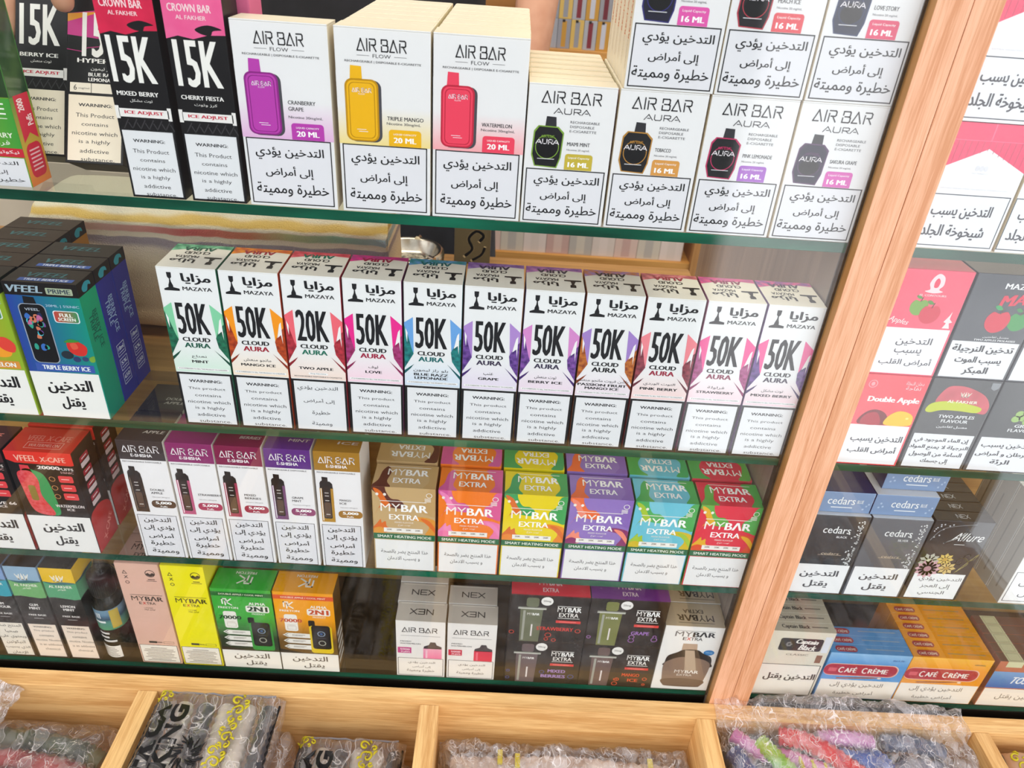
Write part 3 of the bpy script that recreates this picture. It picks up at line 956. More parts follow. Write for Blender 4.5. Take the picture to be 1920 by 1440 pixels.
def cloud_box(i, big, light, dark1, dark2, tint, word, ar, names, label):
    x = i * 4.273
    p = Pack('vape_box', label, 'box', x, 4.12, 4.1, MZ_H, Z2, group='tall white boxes with winged artwork')
    p.carton('#eceef0', dark1, '#f3efe4', bev=.06)
    p.R('colour_panel', ramp_mat([(0, tint), (1, '#eceef0')], 2, 4.9, 7.4), 0, .44, 1, .636, 0)
    L = 'brand_lettering'; BK = '#191b20'
    p.PL(L, BK, [(.165, .03), (.245, .03), (.24, .058), (.215, .066), (.195, .066), (.17, .058)], 1)
    p.PL(L, BK, [(.197, .064), (.213, .064), (.222, .085), (.245, .105), (.245, .115), (.345, .122), (.345, .135), (.085, .135), (.085, .125), (.165, .115), (.165, .105), (.19, .085)], 1)
    p.T(L, BK, 'مزايا', .645, .062, .50, .062, .025)
    p.T(L, BK, 'MAZAYA', .645, .119, .50, .021, .025)
    N = 'number_lettering'
    p.T(N, BK, big, .475, .298, .565, .192, .038)
    p.T(N, BK, 'CLOUD', .475, .4255, .49, .026, .045)
    p.T(N, word, 'AURA', .475, .4625, .46, .030, .045)
    A = 'wing_artwork'; A2 = 'wing_artwork#right'
    marb1 = mottle(dark1, dark2, 260, .4, detail=6); marb2 = mottle(dark2, dark1, 300, .4, detail=6)
    p.PL(A, light, [(0, .240), (.155, .205), (.165, .42), (0, .51)], 1)
    p.PL(A, marb1, [(0, .255), (.06, .31), (.13, .40), (.165, .43), (0, .525)], 2)
    p.PL(A, '#f3f3f4', [(.02, .27), (.06, .30), (.05, .36), (.03, .32)], 3)
    p.PL(A2, light, [(.80, .205), (1, .262), (1, .535), (.84, .44)], 1)
    p.PL(A2, marb2, [(.825, .41), (.90, .36), (1, .32), (1, .545), (.85, .47)], 2)
    p.PL(A2, '#f3f3f4', [(.875, .385), (.93, .30), (.965, .285), (.965, .42), (.945, .365)], 3)
    p.PL(A, dark2, [(0, .54), (.17, .497), (.11, .525), (0, .562)], 2)
    p.PL(A2, dark2, [(1, .562), (.76, .487), (.86, .527), (1, .585)], 2)
    F = 'flavour_lettering'
    if ar: p.T(F, '#33363c', ar, .47, .535, .04 + .045 * len(ar), .022)
    for k, nm in enumerate(names):
        p.T(F, '#1d1f24', nm, .475, .566 + k * .023 - (0 if len(names) == 1 else .004), .075 * len(nm) * (.92 if len(nm) > 8 else 1), .0165, .04)
    if ar:
        p.R(F, '#f5f5f6', .04, .608, .96, .622, 1)
        p.T(F, '#4a4a50', 'IT IS FORBIDDEN TO SELL THIS PRODUCT TO CHILDREN', .5, .615, .86, .007, .01)
        k_ = (('This product', .30, .68, .25, 0), ('contains', .425, .48, .21, 0), ('nicotine which', .55, .78, .25, 0), ('is a highly', .675, .55, .31, 0), ('addictive', .80, .52, .25, 0), ('substance.', .925, .60, .22, .06))
        s0 = .640; sp = .357
        p.label(s0, [(WARN[0], .5, s0 + sp * .155, .60, .019, .03)] + [(t, .5 + d_, s0 + sp * v, w_, h_ / MZ_H * 1.12, 0) for t, v, w_, h_, d_ in k_], .0, 1, .999, .17, '#e6e8ec', '#2e3036', '#17181c')
    else:
        p.RR(F, '#f5f5f6', .33, .594, .68, .608, .08, 1)
        p.T(F, '#4a4a50', '0mg Nicotine', .505, .601, .28, .009)
        p.T(F, '#4a4a50', 'RECHARGEABLE DISPOSABLE E-CIGARETTE', .5, .620, .86, .008, .01)
        p.label(.640, [(AR3[0], .47, .70, .74, .036), (AR3[1], .48, .785, .58, .034), ('خطيرة', .5, .868, .34, .034), ('ومميتة', .5, .945, .38, .034)], .0, 1, .999, .17, '#e6e8ec', '#2e3036', '#17181c')
    # top flap, printed to be read from behind
    Tn = 'lid_lettering'
    p.PL(Tn, mottle(dark1, light, 220, .4, detail=6), [(0, .0), (1, .0), (1, .16), (.72, .12), (.5, .17), (.2, .22), (0, .30)], 1, 'T')
    p.T(Tn, word if word != BK else BK, 'AURA', .47, .19, .56, .15, .045, 180, 3, 'T')
    p.T(Tn, BK, 'CLOUD', .48, .36, .44, .11, .035, 180, 3, 'T')
    p.T(Tn, BK, 'MAZAYA', .36, .53, .40, .09, .03, 180, 3, 'T')
    p.T(Tn, BK, 'مزايا', .34, .70, .44, .20, .02, 180, 3, 'T')
    p.PL(Tn, BK, [(.66, .52), (.96, .52), (.96, .57), (.86, .58), (.83, .70), (.86, .74), (.86, .83), (.76, .83), (.76, .74), (.79, .70), (.77, .58), (.66, .57)], 3, 'T')
    return p.done()


BK = '#191b20'
FL = [
    ('50K', '#86d2a8', '#1f7d5c', '#0e4d3c', '#d3ebdd', '#1b5c4a', 'نعناع', ['MINT'], 'tall white box with green wings, leftmost of the row'),
    ('50K', '#f79a1c', '#c8501a', '#8e2c14', '#f6e3cf', '#a32338', 'مانجو منعش', ['MANGO ICE'], 'tall white box with orange wings and dark red lettering, second from the left'),
    ('20K', '#f06a78', '#c53645', '#8d1f2e', '#f4e0d6', '#23735e', '', ['TWO APPLE'], 'tall white box marked 20K with coral red wings'),
    ('50K', '#ec2d93', '#b23f84', '#8a1c52', '#f6d6e6', '#a31f45', 'لوف', ['LOVE'], 'tall white box with hot pink wings'),
    ('50K', '#6ca6e4', '#1f8f8c', '#0d5a60', '#d3e2f3', '#146a6c', 'بلو راز ليمون', ['BLUE RAZZ', 'LEMONADE'], 'tall white box with light blue and teal wings'),
    ('50K', '#b08bd2', '#7a4fa8', '#40226e', '#e4daee', '#3c3350', 'عنب', ['GRAPE'], 'tall white box with violet wings, just right of the teal-winged one'),
    ('50K', '#d78cce', '#8a55b0', '#46286f', '#ecd9ea', '#3a3550', 'توت منعش', ['BERRY ICE'], 'tall white box with orchid pink outer wings and purple crystals'),
    ('50K', '#a383cc', '#cf7a2c', '#8a3c1c', '#ecdfea', BK, 'باشن فروت مانجو منعش', ['PASSION FRUIT', 'MANGO ICE'], 'tall white box with lilac wings over orange crystals'),
    ('50K', '#f08b96', '#a34a58', '#6a2a3a', '#f6d9d8', '#a02b44', 'التوت الوردي', ['PINK BERRY'], 'tall white box with salmon pink wings over maroon crystals'),
    ('50K', '#ec5a9c', '#bb5a98', '#8b2a62', '#f7d6e0', '#8a2750', 'فراولة', ['STRAWBERRY'], 'tall white box with rose pink wings, second from the post'),
    ('50K', '#ee5f9f', '#7b55a4', '#3f2a68', '#f3d5de', '#40384f', 'توت مشكل', ['MIXED BERRY'], 'tall white box with pink wings over violet crystals, nearest the post'),
]
for i, a in enumerate(FL):
    cloud_box(i, *a)


def dragon_box(x, y, cols, name, label, face=True, side='#2a2d86', lidc='#1d1516', group=None):
    p = Pack('vape_box', label, 'box', x, 5.2, 2.38, 11.42, Z2, y, group)
    a, b = cols
    p.carton(ramp_mat([(0, a), (1, b)], 0, -2.6, 2.6), side, lidc)
    p.R('lid_band', '#1a1517', 0, 0, 1, .09, 0); p.R('lid_band', '#1a1517', 0, 0, 1, .09, 0, 'R')
    p.T('lid_band', '#9fb6c6', 'VFEEL', .28, .045, .50, .048, .04, shear=.2)
    p.RR('lid_band', '#a9b69b', .57, .03, .93, .075, .08, 1); p.T('lid_band', '#3c4a58', 'PRIME', .75, .052, .3, .03, .03)
    p.BL('lid_band', '#2f8fa0', [(.3, .075), (.25, .045), (.45, .02), (.7, .03), (.75, .06), (.6, .05), (.5, .08)], 1, 'R')
    p.T('lid_lettering', '#2f6870', 'VFEEL', .5, .45, .6, .30, .03, 0, 1, 'T', shear=.2)
    if name: 
        p.R('lid_lettering', '#3b5fae', .18, .68, .92, .88, 1, 'T')
        p.T('lid_lettering', '#dfe6ee', name, .55, .78, .6, .13, .03, 0, 2, 'T')
    if face:
        D = 'device_picture'
        p.PL(D, '#15161b', [(.23, .095), (.38, .1), (.40, .165), (.22, .165)], 1)
        p.RR(D, '#9aa4b4', .125, .145, .50, .575, .42, 2); p.RR(D, '#0e0f14', .14, .150, .485, .570, .38, 3)
        p.T(D, '#b6c2d0', 'VFEEL', .31, .185, .2, .018, .02, lay=4)
        rg = random.Random(3)
        for k in range(22):
            c = rg.choice(['#2fa08c', '#7a4fa0', '#c46a9a', '#3a6fc0', '#d27a5a', '#1d2c58', '#49b6c8'])
            u, v = .31 + rg.uniform(-.10, .10), .33 + rg.uniform(-.11, .13)
            p.BL(D, c, [(u + rg.uniform(.02, .06) * math.cos(q), v + rg.uniform(.012, .03) * math.sin(q)) for q in (0, 1.2, 2.4, 3.6, 4.9)], 4 + k % 3)
        p.T('flavour_lettering', '#9fc0d8', '20ML | 5%NIC', .74, .155, .46, .022, .02)
        p.RR('badge', '#dfe8ee', .58, .185, .93, .27, .2, 1); p.RR('badge', ramp_mat([(0, '#c43a3a'), (1, '#2f8f5e')], 0, .4, 2.2), .595, .19, .915, .265, .17, 2)
        p.T('badge', '#f4f6ee', 'FULL', .755, .215, .18, .025, .04, lay=3); p.T('badge', '#f4f6ee', 'SCREEN', .755, .244, .24, .022, .04, lay=3)
        Fp = 'fruit_picture'
        if name.startswith('TRIPLE'):
            p.E(Fp, '#232f3a', .62, .505, .45, .35, 1); p.E(Fp, '#2c3c6a', .74, .535, .28, .24, 2); p.E(Fp, '#32456e', .86, .53, .24, .2, 2)
            p.BL(Fp, '#d4322c', [(.66, .41), (.80, .40), (.92, .44), (.88, .50), (.75, .505), (.66, .47)], 2)
            p.BL(Fp, '#e05a44', [(.70, .42), (.78, .415), (.80, .45), (.72, .46)], 3)
            p.BL(Fp, '#3f8f3a', [(.62, .41), (.72, .385), (.84, .40), (.74, .41)], 4)
            p.BL(Fp, '#7aa63a', [(.92, .52), (1.0, .505), (.99, .545), (.93, .55)], 3)
        else:
            p.BL(Fp, '#f0a02c', [(.60, .47), (.75, .43), (.9, .47), (.86, .54), (.66, .545)], 1)
            p.BL(Fp, '#e0443a', [(.70, .42), (.85, .40), (.97, .45), (.93, .51), (.78, .49)], 2)
        p.R('flavour_lettering', '#3a58ac' if name.startswith('TRIPLE') else '#d8923c', .12, .578, .95, .635, 1)
        p.T('flavour_lettering', '#f2f6f6', name, .55, .607, .68, .033, .04)
        p.label(.645, [('التدخين', .52, .755, .66, .115, .03), ('يقتل', .50, .885, .34, .105, .03)], .0, .985, 1.0, 0, '#efefec')
    S = 'side_lettering'; sc_ = '#0c5a4c' if face else '#8fa8cf'
    p.T(S, sc_, 'TRIPLE', .35, .33, .9, .05, .02, -90, 1, 'R'); p.T(S, sc_, 'BERRY ICE', .60, .36, 1.3, .05, .02, -90, 1, 'R')
    for k in range(0 if face else 3):
        p.FR(S, '#b9c4dd', .25, .58 + k * .11, .75, .67 + k * .11, .05, 1, 'R')
        p.T(S, '#cdd6e8', ('18ml', '5%', '650')[k], .5, .615 + k * .11, .36, .03, .02, 0, 1, 'R')
        p.R(S, '#b9c4dd', .32, .645 + k * .11, .68, .65 + k * .11, 1, 'R')
    return p.done()


GD = 'dark-lidded boxes at the left end of the second shelf'
dragon_box(-11.05, .05, ('#2743a0', '#0e8f80'), 'TRIPLE BERRY ICE', 'blue-green box with berries and a dark lid, front of its column', True, ramp_mat([(0, '#0f7f6a'), (1, '#129a6e')], 2, 0, 11), group=GD)
dragon_box(-11.05, 2.52, ('#2743a0', '#2743a0'), 'TRIPLE BERRY ICE', 'indigo-sided box directly behind the blue-green berry box', False, group=GD)
dragon_box(-11.05, 4.98, ('#2f3a8c', '#2f3a8c'), '', 'indigo-sided box at the back of the blue-green column', False, group=GD)
dragon_box(-16.55, .05, ('#c98d2a', '#8fb22c'), 'WATERMELON', 'yellow-green box with fruit, cut by the left edge of the photo', True, '#9fb52e', group=GD)
for k in range(1, 5):
    dragon_box(-16.4, .05 + 2.42 * k, ('#c7954e', '#c7954e'), '', 'tan-edged dark-lidded box behind the yellow-green one, number %s back' % ('second', 'third', 'fourth', 'rearmost')[k - 1],
               False, '#a5722c' if k > 1 else '#b09040', '#2a1a14', GD)

# ------------------------------------------------------------------ third shelf, left bay
H_ES = 12.75


def shisha_box(x, head, dev, pill, names, label):
    p = Pack('vape_box', label, 'box', x, 3.72, 4.05, H_ES, Z3, group='slim white boxes with a coloured head band')
    p.carton('#eeedf0', '#e9e4de', head, bev=.05)
    p.R('head_band', head, 0, 0, 1, .152, 0)
    p.LG('brand_lettering', '#f4f0f4', 'airbar', .49, .066, .80, .054, .075)
    p.T('brand_lettering', '#f4f0f4', 'E-SHISHA', .49, .116, .46, .024, .04)
    p.T('brand_lettering', '#5a5a60', 'RECHARGEABLE DISPOSABLE', .47, .168, .84, .011, .01)
    D = 'device_picture'
    p.PL(D, '#15151a', [(.14, .205), (.27, .208), (.27, .245), (.14, .245)], 1)
    p.PL(D, '#1b1b20', [(.085, .255), (.12, .238), (.31, .242), (.365, .262), (.37, .30), (.08, .30)], 2)
    p.R(D, ramp_mat([(0, dev), (1, dev if dev != '#4a3526' else '#2a221f')], 2, 5.2, 9), .075, .295, .375, .590, 1)
    p.R(D, '#ffffff' if dev != '#4a3526' else '#8c7a6a', .10, .30, .115, .58, 2)
    p.RR(D, '#241c1e', .13, .285, .315, .56, .14, 3)
    p.RR(D, '#5c4638', .15, .42, .295, .55, .1, 4)
    for v in (.335, .36, .40, .52):
        p.R(D, '#d9d2cc', .18, v, .27, v + .006, 5)
    for i, nm in enumerate(names):
        p.T('flavour_lettering', '#3c3c42', nm, .50 + .026 * len(nm), (.415 if len(names) == 1 else .395) + i * .027, .052 * len(nm), .017, .02)
    p.T('flavour_lettering', '#77777c', 'Nicotine 20mg/ml', .70, .458, .38, .011)
    p.RR('puff_badge', pill, .455, .485, 1.0, .548, .36, 1)
    p.T('puff_badge', '#ffffff', '5,000', .73, .507, .36, .026, .045)
    p.T('puff_badge', '#ffffff', 'Puffs', .72, .536, .15, .013, .02)
    p.label(.615, [('التدخين', .49, .660, .62, .052, .01), ('يؤدي إلى', .49, .733, .70, .055, .01), ('أمراض', .49, .803, .58, .050, .01), ('خطيرة', .49, .872, .56, .050, .01), ('ومميتة', .51, .945, .62, .052, .01)], .05, .945, .998, .045)
    Tn = 'lid_lettering'
    p.T(Tn, '#d8cfc8', names[0], .72, .55, .52, .09, .02, 0, 1, 'T', shear=.2)
    if len(names) > 1: p.T(Tn, '#d8cfc8', names[1], .70, .70, .45, .09, .02, 0, 1, 'T', shear=.2)
    return p.done()


e1 = shisha_box(-6.05, '#38343a', '#4a3526', '#5a402c', ['DOUBLE', 'APPLE'], 'slim white box with a charcoal head band, leftmost of five')
e2 = shisha_box(-2.15, '#8c2a6c', '#c05a80', '#b03a5c', ['STRAWBERRY'], 'slim white box with a magenta head band, second of five')
shisha_box(1.72, '#80184c', '#a83a58', '#a52f48', ['MIXED', 'BERRIES'], 'slim white box with a wine red head band, middle of five')
shisha_box(5.66, '#5c2c86', '#7a4c78', '#8f3a6c', ['GRAPE', 'MINT'], 'slim white box with a purple head band, fourth of five')
shisha_box(9.62, '#a67a2c', '#b98a2c', '#a5762e', ['MANGO', 'ICE'], 'slim white box with an ochre head band, rightmost of five')
dup(e1, 0, 4.25, 0, 'charcoal-topped box behind the leftmost slim box, seen through the shelf above')
dup(e2, 0, 4.25, 0, 'magenta-topped box behind the second slim box, seen through the shelf above')


def wave_box(i, base, a, b, c, e, label, back=None):
    xs = (14.2, 19.72, 25.2, 30.7, 36.15, 41.62)
    p = Pack('vape_box', label, 'box', xs[i], 5.28, 3.0, 9.45, Z3, group='bright wavy-patterned boxes')
    p.carton(base, c, base, bev=.06)
    A = 'wave_artwork'
    p.BL(A, a, [(-.02, .02), (.10, .10), (.16, .2), (.30, .235), (.47, .24), (.50, .19), (.42, .14), (.30, .13), (.22, .05), (.18, -.05), (.02, -.04)], 1)
    p.BL(A, b, [(.02, .02), (.14, .05), (.22, .14), (.30, .22), (.12, .235), (.03, .33), (.10, .24), (.14, .17)], 2)
    p.BL(A, c, [(1.02, -.04), (.88, .03), (.84, .12), (.73, .19), (.75, .27), (.86, .30), (1.02, .30)], 1)
    p.BL(A, e, [(.62, .36), (.78, .33), (1.02, .38), (1.02, .545), (.84, .545), (.90, .46), (.84, .40)], 1)
    p.BL(A, b, [(.76, .35), (.90, .37), (1.02, .48), (1.02, .53), (.90, .44)], 2)
    p.BL(A, b, [(0, .48), (.06, .43), (.12, .38), (.14, .42), (.20, .40), (.22, .46), (.30, .50), (.16, .545), (-.02, .545)], 2)
    p.BL(A, e, [(.0, .50), (.10, .47), (.2, .50), (.16, .545), (0, .55)], 3)
    L = 'brand_lettering'
    p.R(L, '#f2f0ec', .12, .155, .86, .162, 3)
    p.mybar(L, '#f7f5f1', '#ffffff', .50, .232, .76, .090, lay=4)
    p.T(L, '#ffffff', 'EXTRA', .50, .342, .48, .062, .03, lay=4)
    p.T(L, '#f5f0ea', 'MIXED FLAVOUR', .50, .405, .30, .018, .01, lay=4)
    p.T(L, '#f5f0ea', 'توت خوخ', .50, .44, .2, .025, 0, lay=4)
    I = 'icons'
    for u in (.08, .20):
        p.E(I, '#f2efe9', u, .085, .13, .15, 3)
    p.RING(I, '#f2efe9', .90, .075, .26, .06, 3)
    for v in (.11, .125, .14): p.R(I, '#f2efe9', .83, v, .93, v + .008, 3)
    p.R('info_strip', '#f4f2ee', .17, .475, .80, .527, 4)
    for u in (.26, .42, .57, .72): p.T('info_strip', '#6a5c50', '20K', u, .495, .09, .02, .02, lay=5)
    p.R('slogan_band', '#1f6a45', 0, .545, 1, .615, 4)
    p.T('slogan_band', '#eef4ec', 'SMART HEATING MODE', .5, .580, .88, .032, .02, lay=5)
    p.label(.622, [('هذا المنتج يضر بالصحة', .50, .775, .78, .066), ('و يسبب الادمان', .48, .855, .54, .055)], .02, .98, .992, 0, '#ededee', '#4a4a4e', lay=4)
    Tn = 'lid_artwork'
    p.BL(Tn, a, [(.0, 1.0), (.08, .70), (.12, .3), (.2, .1), (.26, .35), (.22, .75), (.28, 1.0)], 1, 'T')
    p.BL(Tn, c, [(.80, 1.0), (.88, .7), (.84, .35), (.74, .05), (1.0, .0), (1.0, 1.0)], 1, 'T')
    p.R(Tn, '#f2f0ec', .2, .10, .88, .12, 2, 'T')
    p.mybar(Tn, '#f7f5f1', '#ffffff', .53, .34, .66, .27, 0, 3, 'T')
    p.T(Tn, '#ffffff', 'EXTRA', .53, .70, .44, .21, .03, 0, 3, 'T')
    r = p.done()
    if back:
        q = Pack('vape_box', back, 'box', xs[i] - .15, 5.28, 3.0, 9.45, Z3, 3.5, 'bright wavy-patterned boxes, second row')
        q.carton(base, c, base, bev=.06)
        q.BL(Tn, a, [(.0, 1.0), (.08, .70), (.12, .3), (.2, .1), (.26, .35), (.22, .75), (.28, 1.0)] if i == 3 else [(.8, .05), (.9, .3), (.86, .7), (.78, .98), (.98, .95), (.98, .05)], 1, 'T')
        q.BL(Tn, c, [(.0, .0), (.25, .05), (.18, .4), (.2, .75), (.3, 1.0), (.0, 1.0)] if i != 3 else [(.80, 1.0), (.88, .7), (.84, .35), (.74, .05), (1.0, .0), (1.0, 1.0)], 1, 'T')
        rot = 0 if i == 3 else 180
        q.mybar(Tn, '#f7f5f1', '#ffffff', .53, .36 if rot == 0 else .66, .66, .27, rot, 3, 'T')
        q.T(Tn, '#ffffff', 'EXTRA', .53, .70 if rot == 0 else .32, .44, .21, .03, rot, 3, 'T')
        q.done()
    return r


wave_box(0, '#c9ab7c', '#5c2f2c', '#e0702c', '#c4a26e', '#e09a3c', 'sand-coloured wavy box with brown blobs, leftmost of six', 'sand-coloured box behind the first wavy box, only its upside-down top showing')
wave_box(1, '#f5802a', '#d860a4', '#f08ac0', '#e0609c', '#f07ab0', 'orange wavy box with pink blobs, second of six', 'orange and pink box behind the orange wavy box, only its top showing')
wave_box(2, '#ecd51c', '#3aa462', '#e0702e', '#3fa65a', '#ec8a2c', 'yellow wavy box with green blobs, third of six', 'yellow and green box behind the yellow wavy box, only its top showing')
wave_box(3, '#9478c4', '#f0703a', '#f58f78', '#8a6abc', '#8c2f6c', 'violet wavy box with orange blobs, fourth of six', 'violet box behind the violet wavy box, only its upright-lettered top showing')
wave_box(4, '#6cc6dc', '#3fae62', '#a8c83c', '#49ac58', '#d8bc2c', 'sky blue wavy box with green blobs, fifth of six', 'sky blue and green box behind the sky blue wavy box, only its top showing')
wave_box(5, '#e2304a', '#63b24a', '#e8b42c', '#4fae52', '#e0502c', 'red wavy box with green blobs, nearest the post', 'red and green box behind the red wavy box, only its top showing')


def xcafe(x, y, label, c1='#e0302e', dark='#15131a', face=True, name='WATERMELON'):
    p = Pack('vape_box', label, 'box', x, 5.4, 3.25, 11.0, Z3, y, 'black boxes with a coloured cap, left end of the third shelf')
    p.carton(dark, '#17141c', c1, bev=.06)
    p.PL('cap_band', c1, [(0, 0), (1, 0), (1, .11), (.95, .118), (.12, .108), (.0, .08)], 0)
    p.T('cap_band', '#f3b8a8', 'VFEEL', .30, .062, .34, .055, .03); p.T('cap_band', '#f3b8a8', 'X-CAFE', .70, .066, .38, .045, .03)
    p.T('lid_lettering', '#f08a80', 'VFEEL X-CAFE', .52, .44, .66, .22, .02, 0, 1, 'T')
    p.FR('lid_lettering', '#f3b0a6', .25, .6, .8, .86, .05, 1, 'T'); p.T('lid_lettering', '#f3b0a6', name, .525, .73, .46, .12, .02, 0, 1, 'T')
    D = 'device_picture'
    p.PL(D, '#d63a4c', [(.17, .125), (.30, .13), (.33, .20), (.16, .195)], 1)
    p.BL(D, '#2c9a5c', [(.16, .19), (.42, .185), (.52, .26), (.56, .45), (.55, .605), (.30, .60), (.17, .55)], 1)
    p.BL(D, mottle('#d8303c', '#e2606a', 300, .4), [(.10, .20), (.30, .185), (.38, .27), (.36, .42), (.48, .60), (.26, .605), (.14, .54), (.10, .35)], 2)
    p.RR(D, '#8c7a3a', .19, .32, .30, .47, .2, 3)
    p.T('flavour_lettering', '#f2e9e6', '20000', .60, .142, .34, .032, .045); p.T('flavour_lettering', '#f2e9e6', 'PUFFS', .86, .150, .22, .024, .02)
    p.T('flavour_lettering', '#c9a09c', '5%NIC', .86, .182, .2, .02, .02)
    for k in range(3):
        p.RR('icons', '#e2444c', .70, .215 + k * .085, .92, .28 + k * .085, .15, 1); p.RING('icons', '#c98a5a', .60, .25 + k * .085, .26, .06, 1)
        p.R('icons', '#f6c3c0', .74, .245 + k * .085, .86, .252 + k * .085, 2)
    p.T('flavour_lettering', '#f0e6e4', name, .74, .515, .44, .028, .03); p.T('flavour_lettering', '#f0e6e4', 'ICE', .74, .55, .12, .022, .03)
    p.label(.625, [('التدخين', .52, .745, .66, .115, .03), ('يقتل', .50, .885, .36, .105, .03)], .01, .99, .998, 0, '#ecebea')
    S = 'side_artwork'
    for k in range(4):
        v = .10 + k * .125
        p.RR(S, '#b02c44', .26, v, .66, v + .055, .12, 1, 'R'); p.RR(S, '#e6d3d6', .26, v + .045, .66, v + .10, .12, 1, 'R')
        p.R(S, '#f3dfe2', .34, v + .02, .58, v + .03, 2, 'R')
    p.BL(S, '#c02a30', [(.0, .66), (.35, .60), (.75, .63), (1.0, .72), (1.0, 1.0), (0, 1.0)], 1, 'R')
    p.T(S, '#e68a84', 'X-CAFE', .62, .86, .75, .05, .03, 45, 2, 'R')
    return p.done()


x1 = xcafe(-15.35, .05, 'black box with a red cap and watermelon-coloured device picture, beside the charcoal-headed slim box')
dup(x1, 0, 3.62, 0, 'black box with a red cap standing behind the watermelon one')
xcafe(-21.0, .05, 'black box with a maroon cap, cut by the left edge of the photo', '#4a1f28', '#161318', name='LOVE 66')
# ------------------------------------------------------------------ lowest shelf, left bay
def slim_bar(x, base, dark, label, group):
    p = Pack('vape_box', label, 'box', x, 3.85, 3.8, 13.6, Z4, group=group)
    p.carton(base, base, base)
    L = 'brand_lettering'; INK = dark
    p.R(L, INK, .17, .292, .93, .296, 1)
    p.mybar(L, INK, INK, .55, .328, .76, .044)
    p.T(L, INK, 'E', .37, .374, .07, .024, .01); p.T(L, '#d0342c', 'X', .46, .374, .08, .024, .03); p.T(L, INK, 'TRA', .62, .374, .22, .024, .01)
    p.T('flavour_lettering', INK, 'LYCHEE', .53, .420, .2, .010); p.T('flavour_lettering', INK, 'كوكتيل فواكه', .55, .438, .26, .016)
    I = 'icons'
    p.PL(I, INK, [(.13, .095), (.19, .06), (.25, .095)], 1); p.PL(I, base, [(.155, .09), (.19, .07), (.225, .09)], 2)
    p.T(I, INK, 'X', .2, .125, .1, .026, .03); p.RING(I, INK, .2, .175, .19, .06, 1)
    p.RING(I, INK, .78, .085, .45, .07, 1); p.BL(I, INK, [(.68, .095), (.73, .08), (.78, .09), (.84, .078), (.88, .095), (.78, .112)], 1)
    p.R(I, INK, .70, .137, .86, .144, 1); p.R(I, INK, .66, .153, .9, .158, 1)
    p.R('info_strip', '#33302c', .30, .765, .50, .785, 1); p.FR('info_strip', '#33302c', .66, .765, .92, .787, .03, 1)
    p.T('info_strip', '#33302c', 'REAL', .58, .775, .13, .012, .02)
    p.label(.805, [], .03, .97, .99, .05, '#f0ebe2', '#333333')
    for k in range(9):
        wd = (.40, .72, .78, .60, .70, .66, .78, .5, .70)[k]
        p.R('warning_label', '#5d5650', .5 - wd / 2, .835 + k * .0165, .5 + wd / 2, .840 + k * .0165, 3)
    Tn = 'lid_lettering'
    p.R(Tn, INK, .2, .28, .9, .30, 1, 'T'); p.mybar(Tn, INK, INK, .55, .45, .7, .2, 0, 2, 'T'); p.T(Tn, INK, 'EXTRA', .55, .72, .4, .15, .01, 0, 2, 'T')
    return p.done()


pk = slim_bar(-9.15, '#e2b7a6', '#4a3b36', 'tall dusty pink box beside the bottle in a plastic bag, lowest shelf', None)
dup(pk, 0, 3.95, 0, 'dusty pink box behind the front one, its top seen through the shelf')
slim_bar(-5.1, '#f2e81a', '#3c3a20', 'tall bright yellow box on the lowest shelf', None)


